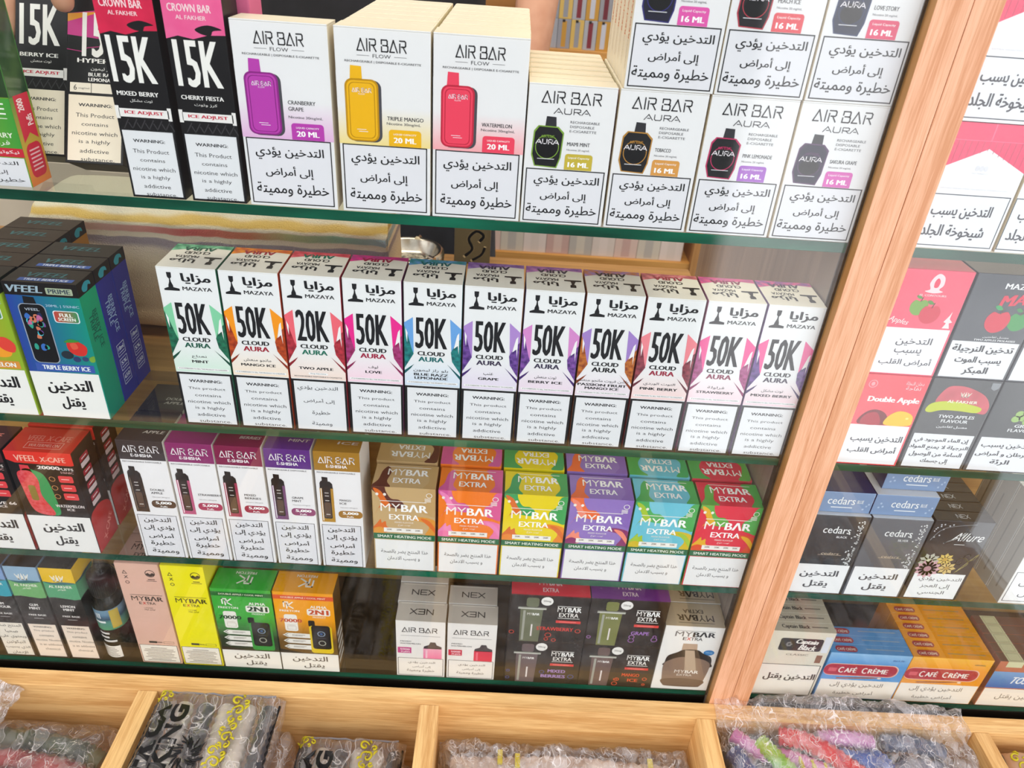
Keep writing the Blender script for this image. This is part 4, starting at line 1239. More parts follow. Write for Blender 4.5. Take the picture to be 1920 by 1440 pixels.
def freeton(x, base, low, band, dev, label):
    p = Pack('vape_box', label, 'box', x, 5.55, 2.55, 11.0, Z4, group='boxes with twin-dial device pictures')
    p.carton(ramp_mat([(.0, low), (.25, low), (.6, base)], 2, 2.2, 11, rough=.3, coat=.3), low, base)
    p.R('flavour_band', band, 0, .035, 1, .085, 0)
    p.T('flavour_band', '#f2ead8', 'DOUBLE APPLE / COOL MINT', .5, .06, .74, .018, .02)
    L = 'brand_lettering'
    p.LG(L, '#f4f1ea', 'k', .24, .155, .17, .085, .13)
    p.T(L, '#f4f1ea', 'FREETON', .25, .225, .33, .024, .03)
    p.T(L, '#f4f1ea', 'ALPHA', .74, .165, .28, .032, .04)
    p.RR(L, '#f4f1ea', .54, .19, .93, .27, .2, 1); p.T(L, '#c8502a' if 'orange' in label else '#1c3a22', '2N1', .735, .228, .34, .058, .05, lay=3)
    p.T(L, '#f4f1ea', 'PRODUCT', .74, .29, .22, .02, .02)
    B = 'puff_badge'
    p.RR(B, '#f1ede6', .14, .27, .36, .48, .25, 1); p.T(B, '#c8502a' if 'orange' in label else '#1c3a22', '70000', .25, .345, .38, .045, .04, lay=3)
    p.R(B, '#c7b9a8', .18, .40, .32, .405, 2); p.FR(B, '#b9a898', .18, .415, .33, .46, .03, 2)
    A = 'arrow_list'
    for k in range(3):
        v = .505 + k * .075
        p.PL(A, '#efece6', [(.08, v + .028), (.16, v), (.55, v + .004), (.55, v + .06), (.16, v + .056)], 1)
        p.ST(A, '#1c1c1c', [(.17, v + .01), (.12, v + .028), (.17, v + .046)], .05, 2)
        p.R(A, '#8a8078', .24, v + .02, .46, v + .026, 2); p.R(A, '#8a8078', .24, v + .034, .42, v + .038, 2)
    D = 'device_picture'
    p.RR(D, '#111114', .54, .335, .65, .41, .15, 1); p.RR(D, dev, .545, .40, .93, .755, .32, 2); p.RR(D, '#121215', .58, .395, .90, .70, .3, 3)
    p.RR(D, '#1d1f26', .61, .42, .87, .68, .15, 4)
    p.RING(D, '#8fa3bc', .745, .50, .38, .09, 5); p.RING(D, '#b9bcae', .745, .62, .36, .08, 5)
    p.E(D, '#3f66a0', .745, .50, .14, .14, 5); p.R(D, '#70788c', .67, .555, .82, .558, 5)
    p.PL('carton', '#1b1c1a', [(0, .72), (.45, .765), (1, .765), (1, .78), (0, .78)], 0)
    p.label(.77, [('التدخين', .50, .845, .62, .085, .01), ('يقتل', .56, .935, .36, .07, .01)], .0, 1, 1, 0, '#f1eee9', '#3c3a3a')
    p.LG('lid_lettering', '#f2efe4', 'k', .52, .52, .24, .42, .15, 180, 1, 'T')
    p.T('lid_lettering', '#f2efe4', 'FREETON', .5, .20, .34, .12, .02, 180, 1, 'T')
    for k in range(5):
        p.R('side_artwork', '#e7e3da', .15, .52 + k * .09, .85, .57 + k * .09, 1, 'R')
    return p.done()


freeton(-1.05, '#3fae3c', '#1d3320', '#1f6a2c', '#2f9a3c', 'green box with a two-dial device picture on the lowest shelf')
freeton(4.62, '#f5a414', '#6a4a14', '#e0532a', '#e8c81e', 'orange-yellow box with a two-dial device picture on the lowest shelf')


def liquid_box(x, top1, top2, name, ar, label, arabic=False):
    p = Pack('liquid_box', label, 'box', x, 2.95, 2.9, 12.45, Z4, group='small black liquid boxes with painted tops')
    blk = mottle('#171416', '#241f21', 25, .35)
    p.carton(blk, blk, blk)
    P_ = 'painted_band'
    for face in ('F', 'R'):
        p.PL(P_, mottle(top1, top1, 30), [(0, 0), (1, 0), (1, .15), (.6, .145), (.3, .155), (0, .14)], 0, face)
        p.PL(P_, top2, [(0, .14), (.3, .155), (.6, .145), (1, .15), (1, .315), (.8, .325), (.5, .315), (.2, .305), (0, .31)], 0, face)
        p.BL(P_, '#2f6a72', [(.0, .14), (.3, .15), (.6, .14), (1, .148), (.7, .165), (.3, .17)], 1, face)
    p.LG('brand_lettering', '#f4f0e6', 'crown', .48, .105, .42, .06, .08)
    p.T('brand_lettering', '#f4f0e6', 'AL FAKHER', .49, .19, .72, .026, .02); p.T('brand_lettering', '#f4f0e6', 'الفاخر', .49, .222, .26, .026)
    for i, nm in enumerate(name):
        p.T('flavour_lettering', '#f0ecea', nm, .5, .40 + i * .036, .09 * len(nm), .026, .04)
    p.T('flavour_lettering', '#e6e2e0', 'FREE BASE', .5, .51, .55, .018, .04); p.R('flavour_lettering', '#d6d2d0', .35, .545, .65, .549, 2)
    if arabic:
        p.label(.615, [(t, .5, .65 + k * .062, w, .042) for k, (t, w) in enumerate((('المنتج ضار', .76), ('صحيا', .4), ('ويحتوي على', .82), ('النيكوتين', .62), ('الذي يسبب', .8), ('الإدمان', .5)))], .06, .94, .985, .0, '#efe6da', '#3a3632')
    else:
        p.label(.615, [('WARNING:', .5, .645, .6, .018, .03)] + [(t, .5 + .02 * k, .69 + k * .052, w, .024) for k, (t, w) in enumerate((('This product', .66), ('contains', .46), ('nicotine. Nicotine', .8), ('is an addictive', .72), ('chemical.', .5)))], .06, .94, .985, .0, '#f3e2d3', '#4a423c')
    for u0, u1 in ((.15, .35), (.5, .7)): p.R('lid_lettering', '#b9b4b0', u0, .4, u1, .46, 1, 'T')
    return p.done()


liquid_box(-16.15, '#e8bd12', '#57a377', ['LEMON', 'MINT'], '', 'black liquid box with a yellow and green painted top beside the bagged bottle')
liquid_box(-19.3, '#8fb0cc', '#6fae6c', ['GUM', 'MINT'], '', 'black liquid box with a pale blue and green painted top')
liquid_box(-22.45, '#7a9ccc', '#1f9fb4', ['GUM', 'FLAVOUR'], '', 'black liquid box with a blue and turquoise top, at the photo left edge', True)

bt = empty('liquid_bottle', (-11.78, 1.5, Z4), 'dark liquid bottle with a blue-green band, standing inside a clear bag', 'bottle')
mb = MB(); mb.lathe([(0, 0), (1.25, 0), (1.35, .12), (1.35, 7.2), (1.25, 7.7), (.75, 8.3), (.7, 8.6), (0, 8.6)], (0, 0, 0), ink('#16130f', .12), 40); mb.build('bottle_body', bt)
mb = MB(); mb.lathe([(1.05, 8.3), (1.1, 8.4), (1.1, 10.6), (1.0, 10.9), (0, 10.95)], (0, 0, 0), ink('#1d1a1c', .3), 36)
for k in range(36):
    a = 2 * math.pi * k / 36; mb.tube([(1.1 * math.cos(a), 1.1 * math.sin(a), 8.5), (1.1 * math.cos(a), 1.1 * math.sin(a), 10.5)], .04, ink('#1d1a1c', .3), 4, False)
mb.build('bottle_cap', bt)


def wrap_patch(mb, r, a0, a1, z0, z1, mt, n=14):
    rows_ = [[(r * math.sin(math.radians(a0 + (a1 - a0) * k / n)), -r * math.cos(math.radians(a0 + (a1 - a0) * k / n)), z) for k in range(n + 1)] for z in (z0, z1)]
    mb.grid(rows_, mt)


mb = MB(); wrap_patch(mb, 1.37, -170, 170, 4.3, 7.0, ramp_mat([(0, '#4e9a6e'), (.4, '#4e8f86'), (.55, '#234a66'), (.8, '#6f92ad'), (1, '#6f92ad')], 2, 4.3, 7.0), 40)
wrap_patch(mb, 1.38, 25, 60, 4.5, 6.9, ink('#c4ac4a')); mb.build('band_label', bt)
mb = MB(); wrap_patch(mb, 1.37, -60, 30, .35, 2.0, ink('#f0ece6'))
for k in range(6): wrap_patch(mb, 1.375, -52, 18 - 5 * (k % 3), .55 + k * .23, .62 + k * .23, ink('#5a5650'))
mb.build('warning_label', bt)
mb = MB()
for k, (a, b) in enumerate(((-40, 5), (-40, 0), (-30, 25))): wrap_patch(mb, 1.375, a, b, 3.7 - k * .55, 3.95 - k * .55, ink('#e2dedb'))
for a in (-30, -22, -14): wrap_patch(mb, 1.385, a, a + 4, 5.9, 6.6, ink('#e9eef0'))
wrap_patch(mb, 1.385, -40, 5, 5.3, 5.55, ink('#e9eef0'))
mb.build('flavour_lettering', bt)


def film_bag(name, label, cat, c, rx, ry, h, mt, seed, nz=26, na=56, amp=.3, neck=None, group=None):
    """loose gathered bag standing upright around what it holds"""
    mb = MB(); R_ = []
    for i in range(nz + 1):
        t = i / nz; z = h * t
        k = (1 - .12 * t) if neck is None or t < neck else (1 - .12 * t) * max(.18, 1 - (t - neck) / (1 - neck) * 1.0)
        row = []
        for j in range(na):
            a = 2 * math.pi * j / na
            nn = noise.noise(Vector((math.cos(a) * 2.2 + seed, math.sin(a) * 2.2, z * .45))) + .5 * noise.noise(Vector((math.cos(a) * 5 + seed, math.sin(a) * 5, z * .9)))
            q = k * (1 + amp * nn * (.3 + .7 * t))
            row.append((c[0] + rx * q * math.cos(a), c[1] + ry * q * math.sin(a), c[2] + z))
        R_.append(row)
    mb.grid(R_, mt, True, True); mb.poly(R_[0][::-1], mt)
    return at_base(mb, name, c[0], c[1], c[2], label, cat, group)


film_bag('plastic_bag', 'clear gathered plastic bag around the dark bottle on the lowest shelf', 'plastic bag', (-11.72, 1.75, Z4 + .02), 1.40, 1.62, 13.2, M_WRAP, 3.3, amp=.14, neck=.72)


def nex_box(x, y, dev, badge, label, rot=180, face=True):
    p = Pack('vape_box', label, 'box', x, 4.7, 2.3, 8.0, Z4, y, 'white device boxes on the lowest shelf')
    p.carton('#efecea', '#e2dbd2', '#d9cfc2', bev=.05)
    p.LG('lid_lettering', '#4a443e', 'nex', .5, .5, .48, .30, .1, rot, 1, 'T')
    p.R('lid_lettering', '#f0e8dc', .06, .04, .94, .10, 1, 'T')
    if face:
        p.LG('brand_lettering', '#3a3a3e', 'airbar', .48, .155, .72, .085, .085)
        p.R('brand_lettering', '#77777b', .10, .255, .90, .260, 1)
        p.T('flavour_lettering', '#55555a', 'MIXED', .20, .36, .22, .02, .02); p.T('flavour_lettering', '#55555a', 'WATERMELON', .29, .40, .42, .022, .02)
        p.R('puff_badge', badge, .03, .47, .31, .575, 1); p.T('puff_badge', '#f8e8ee', '5000', .18, .505, .2, .03, .03); p.T('puff_badge', '#f8e8ee', 'PUFFS', .19, .55, .18, .025, .03)
        D = 'device_picture'
        p.PL(D, '#4a4248', [(.70, .36), (.80, .36), (.83, .41), (.93, .44), (.93, .48), (.56, .48), (.57, .44), (.67, .41)], 1)
        p.R(D, ramp_mat([(0, dev), (1, '#f3a8c4')] if 'pink' in label else [(0, dev), (1, '#d82a4a')], 2, 2.6, 4.2), .555, .47, .935, .66, 1)
        p.R(D, '#f7c6d8' if 'pink' in label else '#f06a80', .60, .50, .64, .65, 2)
        p.label(.66, [(AR3[0], .52, .745, .56, .055), (AR3[1], .52, .82, .38, .05), (AR3[2], .50, .895, .58, .06)], .03, .97, .985, .05, '#f0ece8', '#4a4646')
    return p.done()


nex_box(15.85, .05, '#ef74a4', '#c83a86', 'white box with a pink device picture, left of two on the lowest shelf')
nex_box(20.75, .05, '#e8304c', '#d2304e', 'white box with a red device picture, right of two on the lowest shelf')
nex_box(15.75, 2.45, '', '', 'white box behind the pink-device box, its top lettering upright', 0, False)
nex_box(20.65, 2.45, '', '', 'white box behind the red-device box, its top lettering upright', 0, False)
nex_box(15.7, 4.9, '', '', 'white box third back from the pink-device box', 180, False)


def dark_bar(x, z, h, top, dev, fruit, names, fcol, label):
    p = Pack('vape_box', label, 'box', x, 7.25, 3.0, h, z, group='black boxes with jar-shaped device pictures')
    p.carton(ink('#17161a', .25, .4), '#1a181c', top or '#201d22', bev=.06)
    H_ = h
    D = 'device_picture'
    p.RR(D, dev, .20, .06, .36, .25, .25, 1); p.R(D, '#8d8f86', .10, .255, .46, .275, 2); p.R(D, '#c9cbc4', .10, .275, .46, .30, 3)
    p.PL(D, dev, [(.13, .30), (.42, .30), (.40, 1), (.15, 1)], 1); p.R(D, '#a3a59c', .17, .33, .20, .97, 2)
    p.mybar(D, '#e9e6e2', '#ffffff', .30, .40, .16, .05, lay=3); p.R(D, '#e6e0e0', .285, .62, .305, .88, 3)
    p.E('strength_badge', '#f2f1ef', .46, .12, .56, .56, 2); p.T('strength_badge', '#8a8a88', '20mg', .46, .12, .10, .05, .02, lay=3)
    L = 'brand_lettering'
    p.R(L, '#f2efec', .60, .205, .90, .215, 1); p.mybar(L, '#f2efec', '#ffffff', .755, .275, .31, .10); p.T(L, '#f4f1ee', 'EXTRA', .755, .39, .25, .085, .02)
    p.R(L, '#f2efec', .62, .455, .90, .465, 1)
    p.R('red_band', '#e0403f', .60, .51, .92, .565, 1); p.R('red_band', '#f08a86', .64, .53, .86, .545, 2)
    for i, nm in enumerate(names):
        p.T('flavour_lettering', fcol, nm, .80 - .02 * len(nm), .70 + i * .13, .048 * len(nm), .075, .035)
    rg = random.Random(len(label))
    for k in range(5):
        p.RING('fruit_picture', fruit, rg.choice([.04, .52, .6, .9, .5]), rg.uniform(.72, .95), rg.uniform(.16, .32), .08, 1)
    p.mybar('lid_lettering', '#f3c9cc', '#f6d9dc', .5, .48, .30, .22, 0, 1, 'T'); p.T('lid_lettering', '#f6d9dc', 'EXTRA', .5, .78, .2, .16, .02, 0, 1, 'T')
    return p.done()


dark_bar(26.5, Z4, 6.02, None, '#6a5c60', '#3a4a8a', ['MIXED', 'BERRIES'], '#b08fd0', 'black box with lilac lettering, lower left of the block of four')
dark_bar(33.85, Z4, 6.02, None, '#6a5654', '#d8502a', ['MANGO', 'ICE'], '#e8502a', 'black box with orange lettering, lower right of the block of four')
dark_bar(26.5, Z4 + 6.04, 6.35, '#e0283c', '#6a705a', '#c8402e', ['STRAWBERRY'], '#d8322e', 'black box with a red lid, upper left of the block of four')
dark_bar(33.85, Z4 + 6.04, 6.35, '#7a2f8a', '#7a7f4a', '#a06ab0', ['GRAPE'], '#a070c0', 'black box with a purple lid, upper right of the block of four')

p = Pack('vape_box', 'white box with a brown translucent device picture, beside the foot of the post', 'box', 41.2, 5.72, 2.85, 9.28, Z4)
p.carton('#f0efee', '#e6e0d8', '#cdb79a', bev=.06)
L = 'brand_lettering'
p.R(L, '#77777a', .20, .065, .84, .070, 1); p.mybar(L, '#6a6a6e', '#2a2a2e', .52, .115, .68, .075); p.T(L, '#3a3a3e', 'E', .36, .185, .06, .045, .01); p.T(L, '#d83a34', 'X', .43, .185, .07, .045, .02); p.T(L, '#3a3a3e', 'TRA', .56, .185, .2, .045, .01)
D = 'device_picture'
p.PL(D, '#b89f8c', [(.36, .26), (.60, .26), (.62, .35), (.36, .36)], 1)
p.BL(D, '#2c2a2c', [(.13, .56), (.16, .46), (.30, .40), (.40, .355), (.62, .35), (.74, .40), (.88, .45), (.92, .55), (.88, .62), (.16, .62)], 2, n=6)
p.BL(D, '#8a7468', [(.12, .60), (.22, .52), (.40, .47), (.68, .48), (.88, .54), (.91, .64), (.88, .80), (.84, .925), (.74, .95), (.30, .95), (.18, .925), (.14, .80)], 3, n=6)
p.BL(D, '#6a564c', [(.15, .84), (.5, .81), (.87, .84), (.84, .92), (.74, .945), (.3, .945), (.18, .92)], 4)
p.PL(D, '#b9a592', [(.42, .36), (.58, .36), (.70, .68), (.50, .68)], 5)
p.mybar(D, '#e9e2dc', '#f4f0ec', .54, .70, .42, .05, lay=6); p.T(D, '#e9e2dc', 'EXTRA', .52, .755, .26, .03, .01, lay=6)
p.E('strength_badge', '#2f7fc0', .83, .385, .52, .38, 2); p.T('strength_badge', '#8fbce4', '50mg', .83, .385, .12, .03, .02, lay=3)
p.mybar('lid_lettering', '#5a4a3c', '#3a2e26', .52, .64, .62, .26, 180, 1, 'T'); p.T('lid_lettering', '#4a3c32', 'EXTRA', .50, .36, .34, .16, .02, 180, 1, 'T'); p.R('lid_lettering', '#5a4a3c', .22, .84, .82, .86, 1, 'T')
w1 = p.done()
dup(w1, .6, 2.95, 0, 'white box with a tan lid behind the brown-device box')

# ------------------------------------------------------------------ right bay
def chevron_pack(x, z, col, label, group=None, bg='#f0f1f5', edge='#f0f1f5'):
    p = Pack('cigarette_pack', label, 'pack', x, 5.55, 2.3, 8.15, z, group=group)
    p.carton(ink(bg, .22, .5), edge, ink(col, .22, .5), bev=.08, lid=False)
    C = 'colour_panel'; m_ = ink(col, .2, .5)
    p.PL(C, m_, [(0, 0), (1, 0), (1, .355), (.5, .185), (0, .355)], 0)
    for k in range(13):
        p.ST(C, ink('#b9274e' if col == '#ee2a63' else '#d8cfae', .2, .5), [(.06 + k * .072, .13), (.05 + k * .072, .20 + .12 * abs(.5 - k / 12) * 2)], .03, 1)
    p.R(C, ink('#f25f88' if col == '#ee2a63' else '#efe6c8', .2, .5), 0, .125, 1, .13, 1); p.R(C, ink('#f25f88' if col == '#ee2a63' else '#efe6c8', .2, .5), .48, .0, .495, .125, 1)
    for k, a in enumerate((-.05, 0, .05)): p.E('crest', '#dfe1e8', .5 + a, .335, .13, .18, 1)
    p.T('crest', '#dfe0e6', 'FINE TOBACCO', .5, .375, .2, .012, 0)
    p.T('crest', '#d3d5dc', 'EXTRA SELECTED QUALITY TOBACCOS', .5, .50, .78, .012, 0)
    p.label(.545, [('التدخين يسبب', .46, .685, .72, .115, .02), ('شيخوخة الجلد', .44, .855, .76, .125, .02)], .0, .97, .975, .06, '#eceef4', '#44454e', '#34404f')
    return p.done()


GM = 'packs with a chevron front, right bay'
chevron_pack(50.95, Z1, '#ee2a63', 'pink-red and white cigarette pack with a chevron front, lower of the two beside the post', GM)
chevron_pack(50.95, Z1 + 8.2, '#ee2a63', 'pink-red and white cigarette pack with a chevron front, on top of its twin', GM)
chevron_pack(56.0 + .7, Z1, '#d9bf93', 'beige and white cigarette pack at the right edge of the photo', GM, '#f0f1f3', '#dcc7a0')


def apple(p, part, col, u, v, r, lay, leaf='#2f8f4a'):
    cx, cy = u, v; w, h = p.dims('F'); ru, rv = r / w, r / h
    p.BL(part, col, [(cx - .1 * ru, cy - .78 * rv), (cx + .55 * ru, cy - .95 * rv), (cx + 1.0 * ru, cy - .3 * rv), (cx + .8 * ru, cy + .55 * rv), (cx + .25 * ru, cy + .95 * rv), (cx - .35 * ru, cy + .93 * rv), (cx - .9 * ru, cy + .4 * rv), (cx - .98 * ru, cy - .35 * rv), (cx - .6 * ru, cy - .9 * rv)], lay)
    p.ST(part, '#5a3a24', [(cx, cy - .75 * rv), (cx + .12 * ru, cy - 1.25 * rv)], .06, lay + 1)
    if leaf: p.BL(part, leaf, [(cx + .05 * ru, cy - 1.15 * rv), (cx - .3 * ru, cy - 1.5 * rv), (cx - .65 * ru, cy - 1.4 * rv), (cx - .35 * ru, cy - 1.1 * rv)], lay + 1)


def fruit_box(x, z, base, label, group):
    p = Pack('tobacco_box', label, 'box', x, 5.2, 3.0, 8.35, z, group=group)
    b = ink(base, .2, .6)
    p.carton(b, ink(base, .3), b, bev=.07, lid=False)
    return p


GF = 'fruit tobacco boxes, right bay'
ZR = Z2 - .14
p = fruit_box(50.95, ZR + 8.4, '#e8345c', 'pinkish red tobacco box with two apples, upper row beside the post', GF)
p.BL('crest', '#f6dbe0', [(.54, .03), (.62, .06), (.64, .13), (.60, .17), (.66, .19), (.54, .205), (.42, .19), (.48, .17), (.45, .12), (.48, .06)], 1)
p.BL('crest', '#e8345c', [(.54, .07), (.58, .10), (.57, .15), (.52, .15), (.51, .10)], 2)
p.T('brand_lettering', '#f6dbe0', 'EL CONTOURS', .55, .225, .36, .018, .02)
apple(p, 'fruit_picture', '#74a83c', .42, .34, .62, 1, '#4f8f34'); apple(p, 'fruit_picture', '#d42f48', .60, .40, .72, 3, '#4f8f34')
p.T('flavour_lettering', '#f6e2e4', 'Apples', .22, .475, .28, .065, .01, -12, shear=.25)
p.PL('icons', '#f6e2e4', [(.88, .40), (.90, .36), (.90, .43), (.95, .46), (.91, .47), (.94, .52), (.84, .52), (.87, .47), (.83, .46)], 1)
p.label(.535, [('التدخين', .54, .665, .50, .085, .01), ('يسبب', .50, .765, .38, .065, .01), ('أمراض القلب', .52, .865, .74, .085, .01)], .03, .97, .985, 0, '#eeeef3', '#55565e'); p.done()
p = fruit_box(56.3, ZR + 8.4, '#2b3340', 'slate tobacco box with a red and a green apple, upper row', GF)
p.T('brand_lettering', '#f0f2f5', 'MAZAYA', .70, .10, .54, .05, .03); p.T('brand_lettering', '#e0304e', 'MAX', .72, .215, .54, .10, .05, 8, shear=.3)
apple(p, 'fruit_picture', '#3f9a52', .80, .42, .72, 1); apple(p, 'fruit_picture', '#d8324a', .52, .43, .86, 3, '#2fa35c')
p.T('flavour_lettering', '#e8eaee', 'معسل تفاحتين', .60, .575, .36, .025); p.T('flavour_lettering', '#e8eaee', 'TWO APPLES MOLASSES', .60, .605, .58, .018, .03)
p.label(.625, [('تدخين النرجيلة', .50, .70, .86, .085, .03), ('يسبب الموت', .50, .81, .66, .08, .03), ('المبكر', .52, .915, .36, .085, .03)], .03, .97, .985, 0, '#e9ebf0', '#33353c'); p.done()
p = fruit_box(61.6, ZR + 8.4, '#2b3340', 'slate tobacco box cut by the right edge of the photo, upper row', GF)
p.label(.60, [('تدخين النرجيلة', .50, .70, .86, .085, .03), ('يسبب الموت', .50, .81, .66, .08, .03)], .03, .97, .985, 0, '#e9ebf0', '#33353c'); p.done()
p = fruit_box(50.95, ZR, '#e5263e', 'red tobacco box with a dark red and a yellow apple, lower row beside the post', GF)
p.RING('crest', '#f0a8b0', .20, .10, .34, .06, 1); p.E('crest', '#f0a8b0', .20, .10, .14, .18, 1)
p.T('crest', '#f6dde0', 'دخان النخلة', .80, .08, .26, .05); p.T('crest', '#f6dde0', 'تفاحة', .80, .125, .22, .04)
p.T('flavour_lettering', '#f8eeee', 'Double Apple', .58, .265, .76, .075, .045)
p.BL('fruit_picture', '#7a1622', [(.18, .53), (.22, .42), (.36, .37), (.52, .40), (.60, .47), (.60, .53)], 1)
p.BL('fruit_picture', '#b01e34', [(.22, .53), (.24, .44), (.34, .40), (.44, .42), (.50, .53)], 2)
p.BL('fruit_picture', '#f2c414', [(.58, .53), (.58, .45), (.68, .385), (.80, .375), (.93, .41), (.97, .47), (.93, .53)], 3)
p.E('fruit_picture', '#f9e37a', .88, .45, .12, .1, 4)
p.label(.54, [('التدخين يسبب', .55, .70, .78, .09, .02), ('أمراض القلب', .54, .825, .74, .09, .02)], .02, .97, .985, 0, '#eff0f4', '#45464e'); p.done()
p = fruit_box(56.3, ZR, '#25292f', 'black tobacco box with a red and lime brush stroke, lower row', GF)
p.BL('brush_stroke', mottle('#b8283c', '#d8485a', 60, .3, .5), [(.16, .26), (.24, .10), (.40, .07), (.60, .09), (.84, .16), (.96, .26), (.95, .35), (.80, .345), (.4, .31)], 1)
p.BL('brush_stroke', '#c3cf1e', [(.06, .34), (.12, .265), (.34, .235), (.6, .25), (.86, .29), (.82, .345), (.56, .335), (.30, .335), (.14, .365)], 2)
p.LG('crest', '#f0e8d8', 'crown', .55, .16, .16, .05, .05, lay=4); p.T('brand_lettering', '#f4f0e0', 'AL FAKHER', .55, .235, .44, .03, .03, lay=4)
p.PL('crest', '#8e939a', [(.86, .02), (.985, .02), (.98, .075), (.92, .10), (.865, .075)], 1)
p.T('flavour_lettering', '#e6e8ec', 'TWO APPLES', .56, .40, .54, .034, .03); p.T('flavour_lettering', '#e6e8ec', 'FLAVOUR', .56, .45, .40, .034, .03); p.T('flavour_lettering', '#e6e8ec', 'معسل تفاحتين', .56, .515, .46, .032, .02)
p.label(.60, [('إن الماء الموجود في', .50, .675, .82, .062, .02), ('النرجيلة لا يمنع المواد', .50, .755, .90, .062, .02), ('السامة من الوصول', .50, .835, .80, .062, .02), ('إلى جسمك', .52, .915, .42, .062, .02)], .05, .96, .985, 0, '#e9ebf0', '#3a3c44'); p.done()
p = fruit_box(61.6, ZR, '#262c33', 'black tobacco box with green grapes, cut by the right edge of the photo', GF)
for u, v in ((.45, .33), (.55, .31), (.52, .37), (.62, .36), (.42, .385), (.60, .41)): p.E('fruit_picture', '#9ac06a', u, v, .34, .30, 1)
p.T('flavour_lettering', '#e6e8ec', 'GRAPE', .62, .43 + .03, .34, .034, .03); p.T('flavour_lettering', '#e6e8ec', 'FLAVOUR', .60, .51, .44, .034, .03)
p.label(.60, [('التدخين يسبب', .5, .69, .8, .07, .02), ('سرطان و أمراض', .50, .785, .86, .07, .02), ('الرئة', .5, .885, .3, .07, .02)], .05, .96, .985, 0, '#e9ebf0', '#3a3c44'); p.done()


def city_pack(x, base, sub, label):
    p = Pack('cigarette_pack', label, 'pack', x, 5.15, 2.25, 9.25, Z3 - .11, group='grey cigarette packs with a pixel edge')
    b = ramp_mat([(0, base), (1, '#3b4048' if sub == 'BLACK' else '#6c7078')], 2, 3, 9, .22, .6)
    p.carton(b, base, ink('#cfd2d6', .25, .5), bev=.08, lid=False)
    p.T('brand_lettering', '#eef0f2', 'cedars', .52, .175, .46, .085, .01); p.T('brand_lettering', '#e2e4e8', sub, .64, .26, .18, .026, .02)
    p.T('crest', '#c9b8a2', 'cedars', .55, .47, .3, .03, 0, shear=.3); p.R('crest', '#c9b8a2', .35, .488, .75, .491, 1)
    rg = random.Random(5)
    for k in range(95):
        v = rg.uniform(.05, .60)
        if .33 < v < .36: continue
        u = .93 - abs(rg.gauss(0, .05)); p.R('pixel_edge', '#e6e8ea', u - .011, v, u + .011, v + .013, 1)
    p.label(.615, [('التدخين', .50, .74, .66, .10, .02), ('يقتل', .50, .875, .42, .10, .02)], .03, .97, .99, 0, '#f1f3f6', '#4a4b50')
    return p.done()


cy1 = city_pack(50.9, '#23262b', 'BLACK', 'black-topped cigarette pack standing beside the post, third shelf of the right bay')
cy2 = city_pack(56.2, '#5a5e66', 'SILVER', 'silver-grey cigarette pack, just right of the black-topped one')


def lying_pack(x, y, z, label, top='#1d2f66', warn=False):
    p = Pack('cigarette_pack', label, 'pack', x, 5.28, 8.6, 2.2, z, y, 'blue cigarette packs lying flat')
    p.carton(ink('#7f9cc4', .22, .6), ink('#22366e', .25, .4), ink(top, .2, .6), bev=.08, lid=False)
    p.T('brand_lettering', '#eef2f6', 'cedars', .50, .42, .44, .36, .01); p.T('brand_lettering', '#eef2f6', 'BLUE', .80, .44, .10, .16, .02); p.R('brand_lettering', '#dfe6ee', .36, .72, .70, .77, 1)
    for u, v in ((.1, .4), (.14, .55), (.08, .6), (.9, .6), (.86, .75), (.93, .5)): p.R('brand_lettering', '#a9bfdc', u, v, u + .03, v + .08, 1)
    if warn:
        p.R('warning_label', '#e4e1da', .02, .55, .98, .985, 1, 'T'); p.T('warning_label', '#26272a', 'يقتل', .52, .87, .40, .11, .02, 0, 2, 'T'); p.T('warning_label', '#26272a', 'التدخين', .52, .70, .64, .12, .02, 0, 2, 'T')
    return p.done()


for k in range(1, 4):
    dup(cy1, 0, 2.3 * k, 0, 'dark cigarette pack standing in the column behind the black-topped pack', 'packs behind the black-topped pack', ('warning_label', 'pixel_edge', 'brand_lettering', 'crest'))
    dup(cy2, 0, 2.3 * k, 0, 'grey cigarette pack standing in the column behind the silver-grey pack', 'packs behind the silver-grey pack', ('warning_label', 'pixel_edge', 'brand_lettering', 'crest'))
lying_pack(50.6, .42, Z3 - .1 + 9.26, 'blue cigarette pack lying flat on the black-topped pack')
lying_pack(55.95, .40, Z3 - .1 + 9.26, 'blue cigarette pack lying flat on the silver-grey pack, lower of two', '#d9dadd')
lying_pack(56.55, 1.15, Z3 - .1 + 11.48, 'blue cigarette pack lying flat with a white warning label, on top of another', '#26386c', True)

p = Pack('cigarette_pack', 'black cigarette pack with pastel flowers, right of the silver-grey pack', 'pack', 61.5, 5.1, 1.28, 9.35, Z3 - .11)
p.carton(ink('#1f2126', .2, .6), ink('#1a1b1f', .25, .5), ink('#191a1e', .2, .6), bev=.05, lid=False)
p.ST('brand_lettering', '#f3f3f3', [(.30, .27), (.36, .245), (.50, .20), (.58, .13), (.56, .21), (.60, .225)], .07, 2, smooth=True)
p.T('brand_lettering', '#f3f3f3', 'Allure', .68, .185, .52, .10, .0, 0, 2, shear=.35); p.R('brand_lettering', '#c9c9c9', .48, .275, .66, .283, 2)
rg = random.Random(9)
for k in range(16):
    u, v = .05 + rg.random() * .3, .03 + rg.random() * .2
    if u / .35 + v / .3 < 1.1: p.E('flower_picture', '#c9cbd0', u, v, .07, .07, 1)
p.ST('flower_picture', '#b9bbc0', [(.05, .24), (.14, .13), (.3, .07), (.7, .03)], .03, 1, smooth=True)


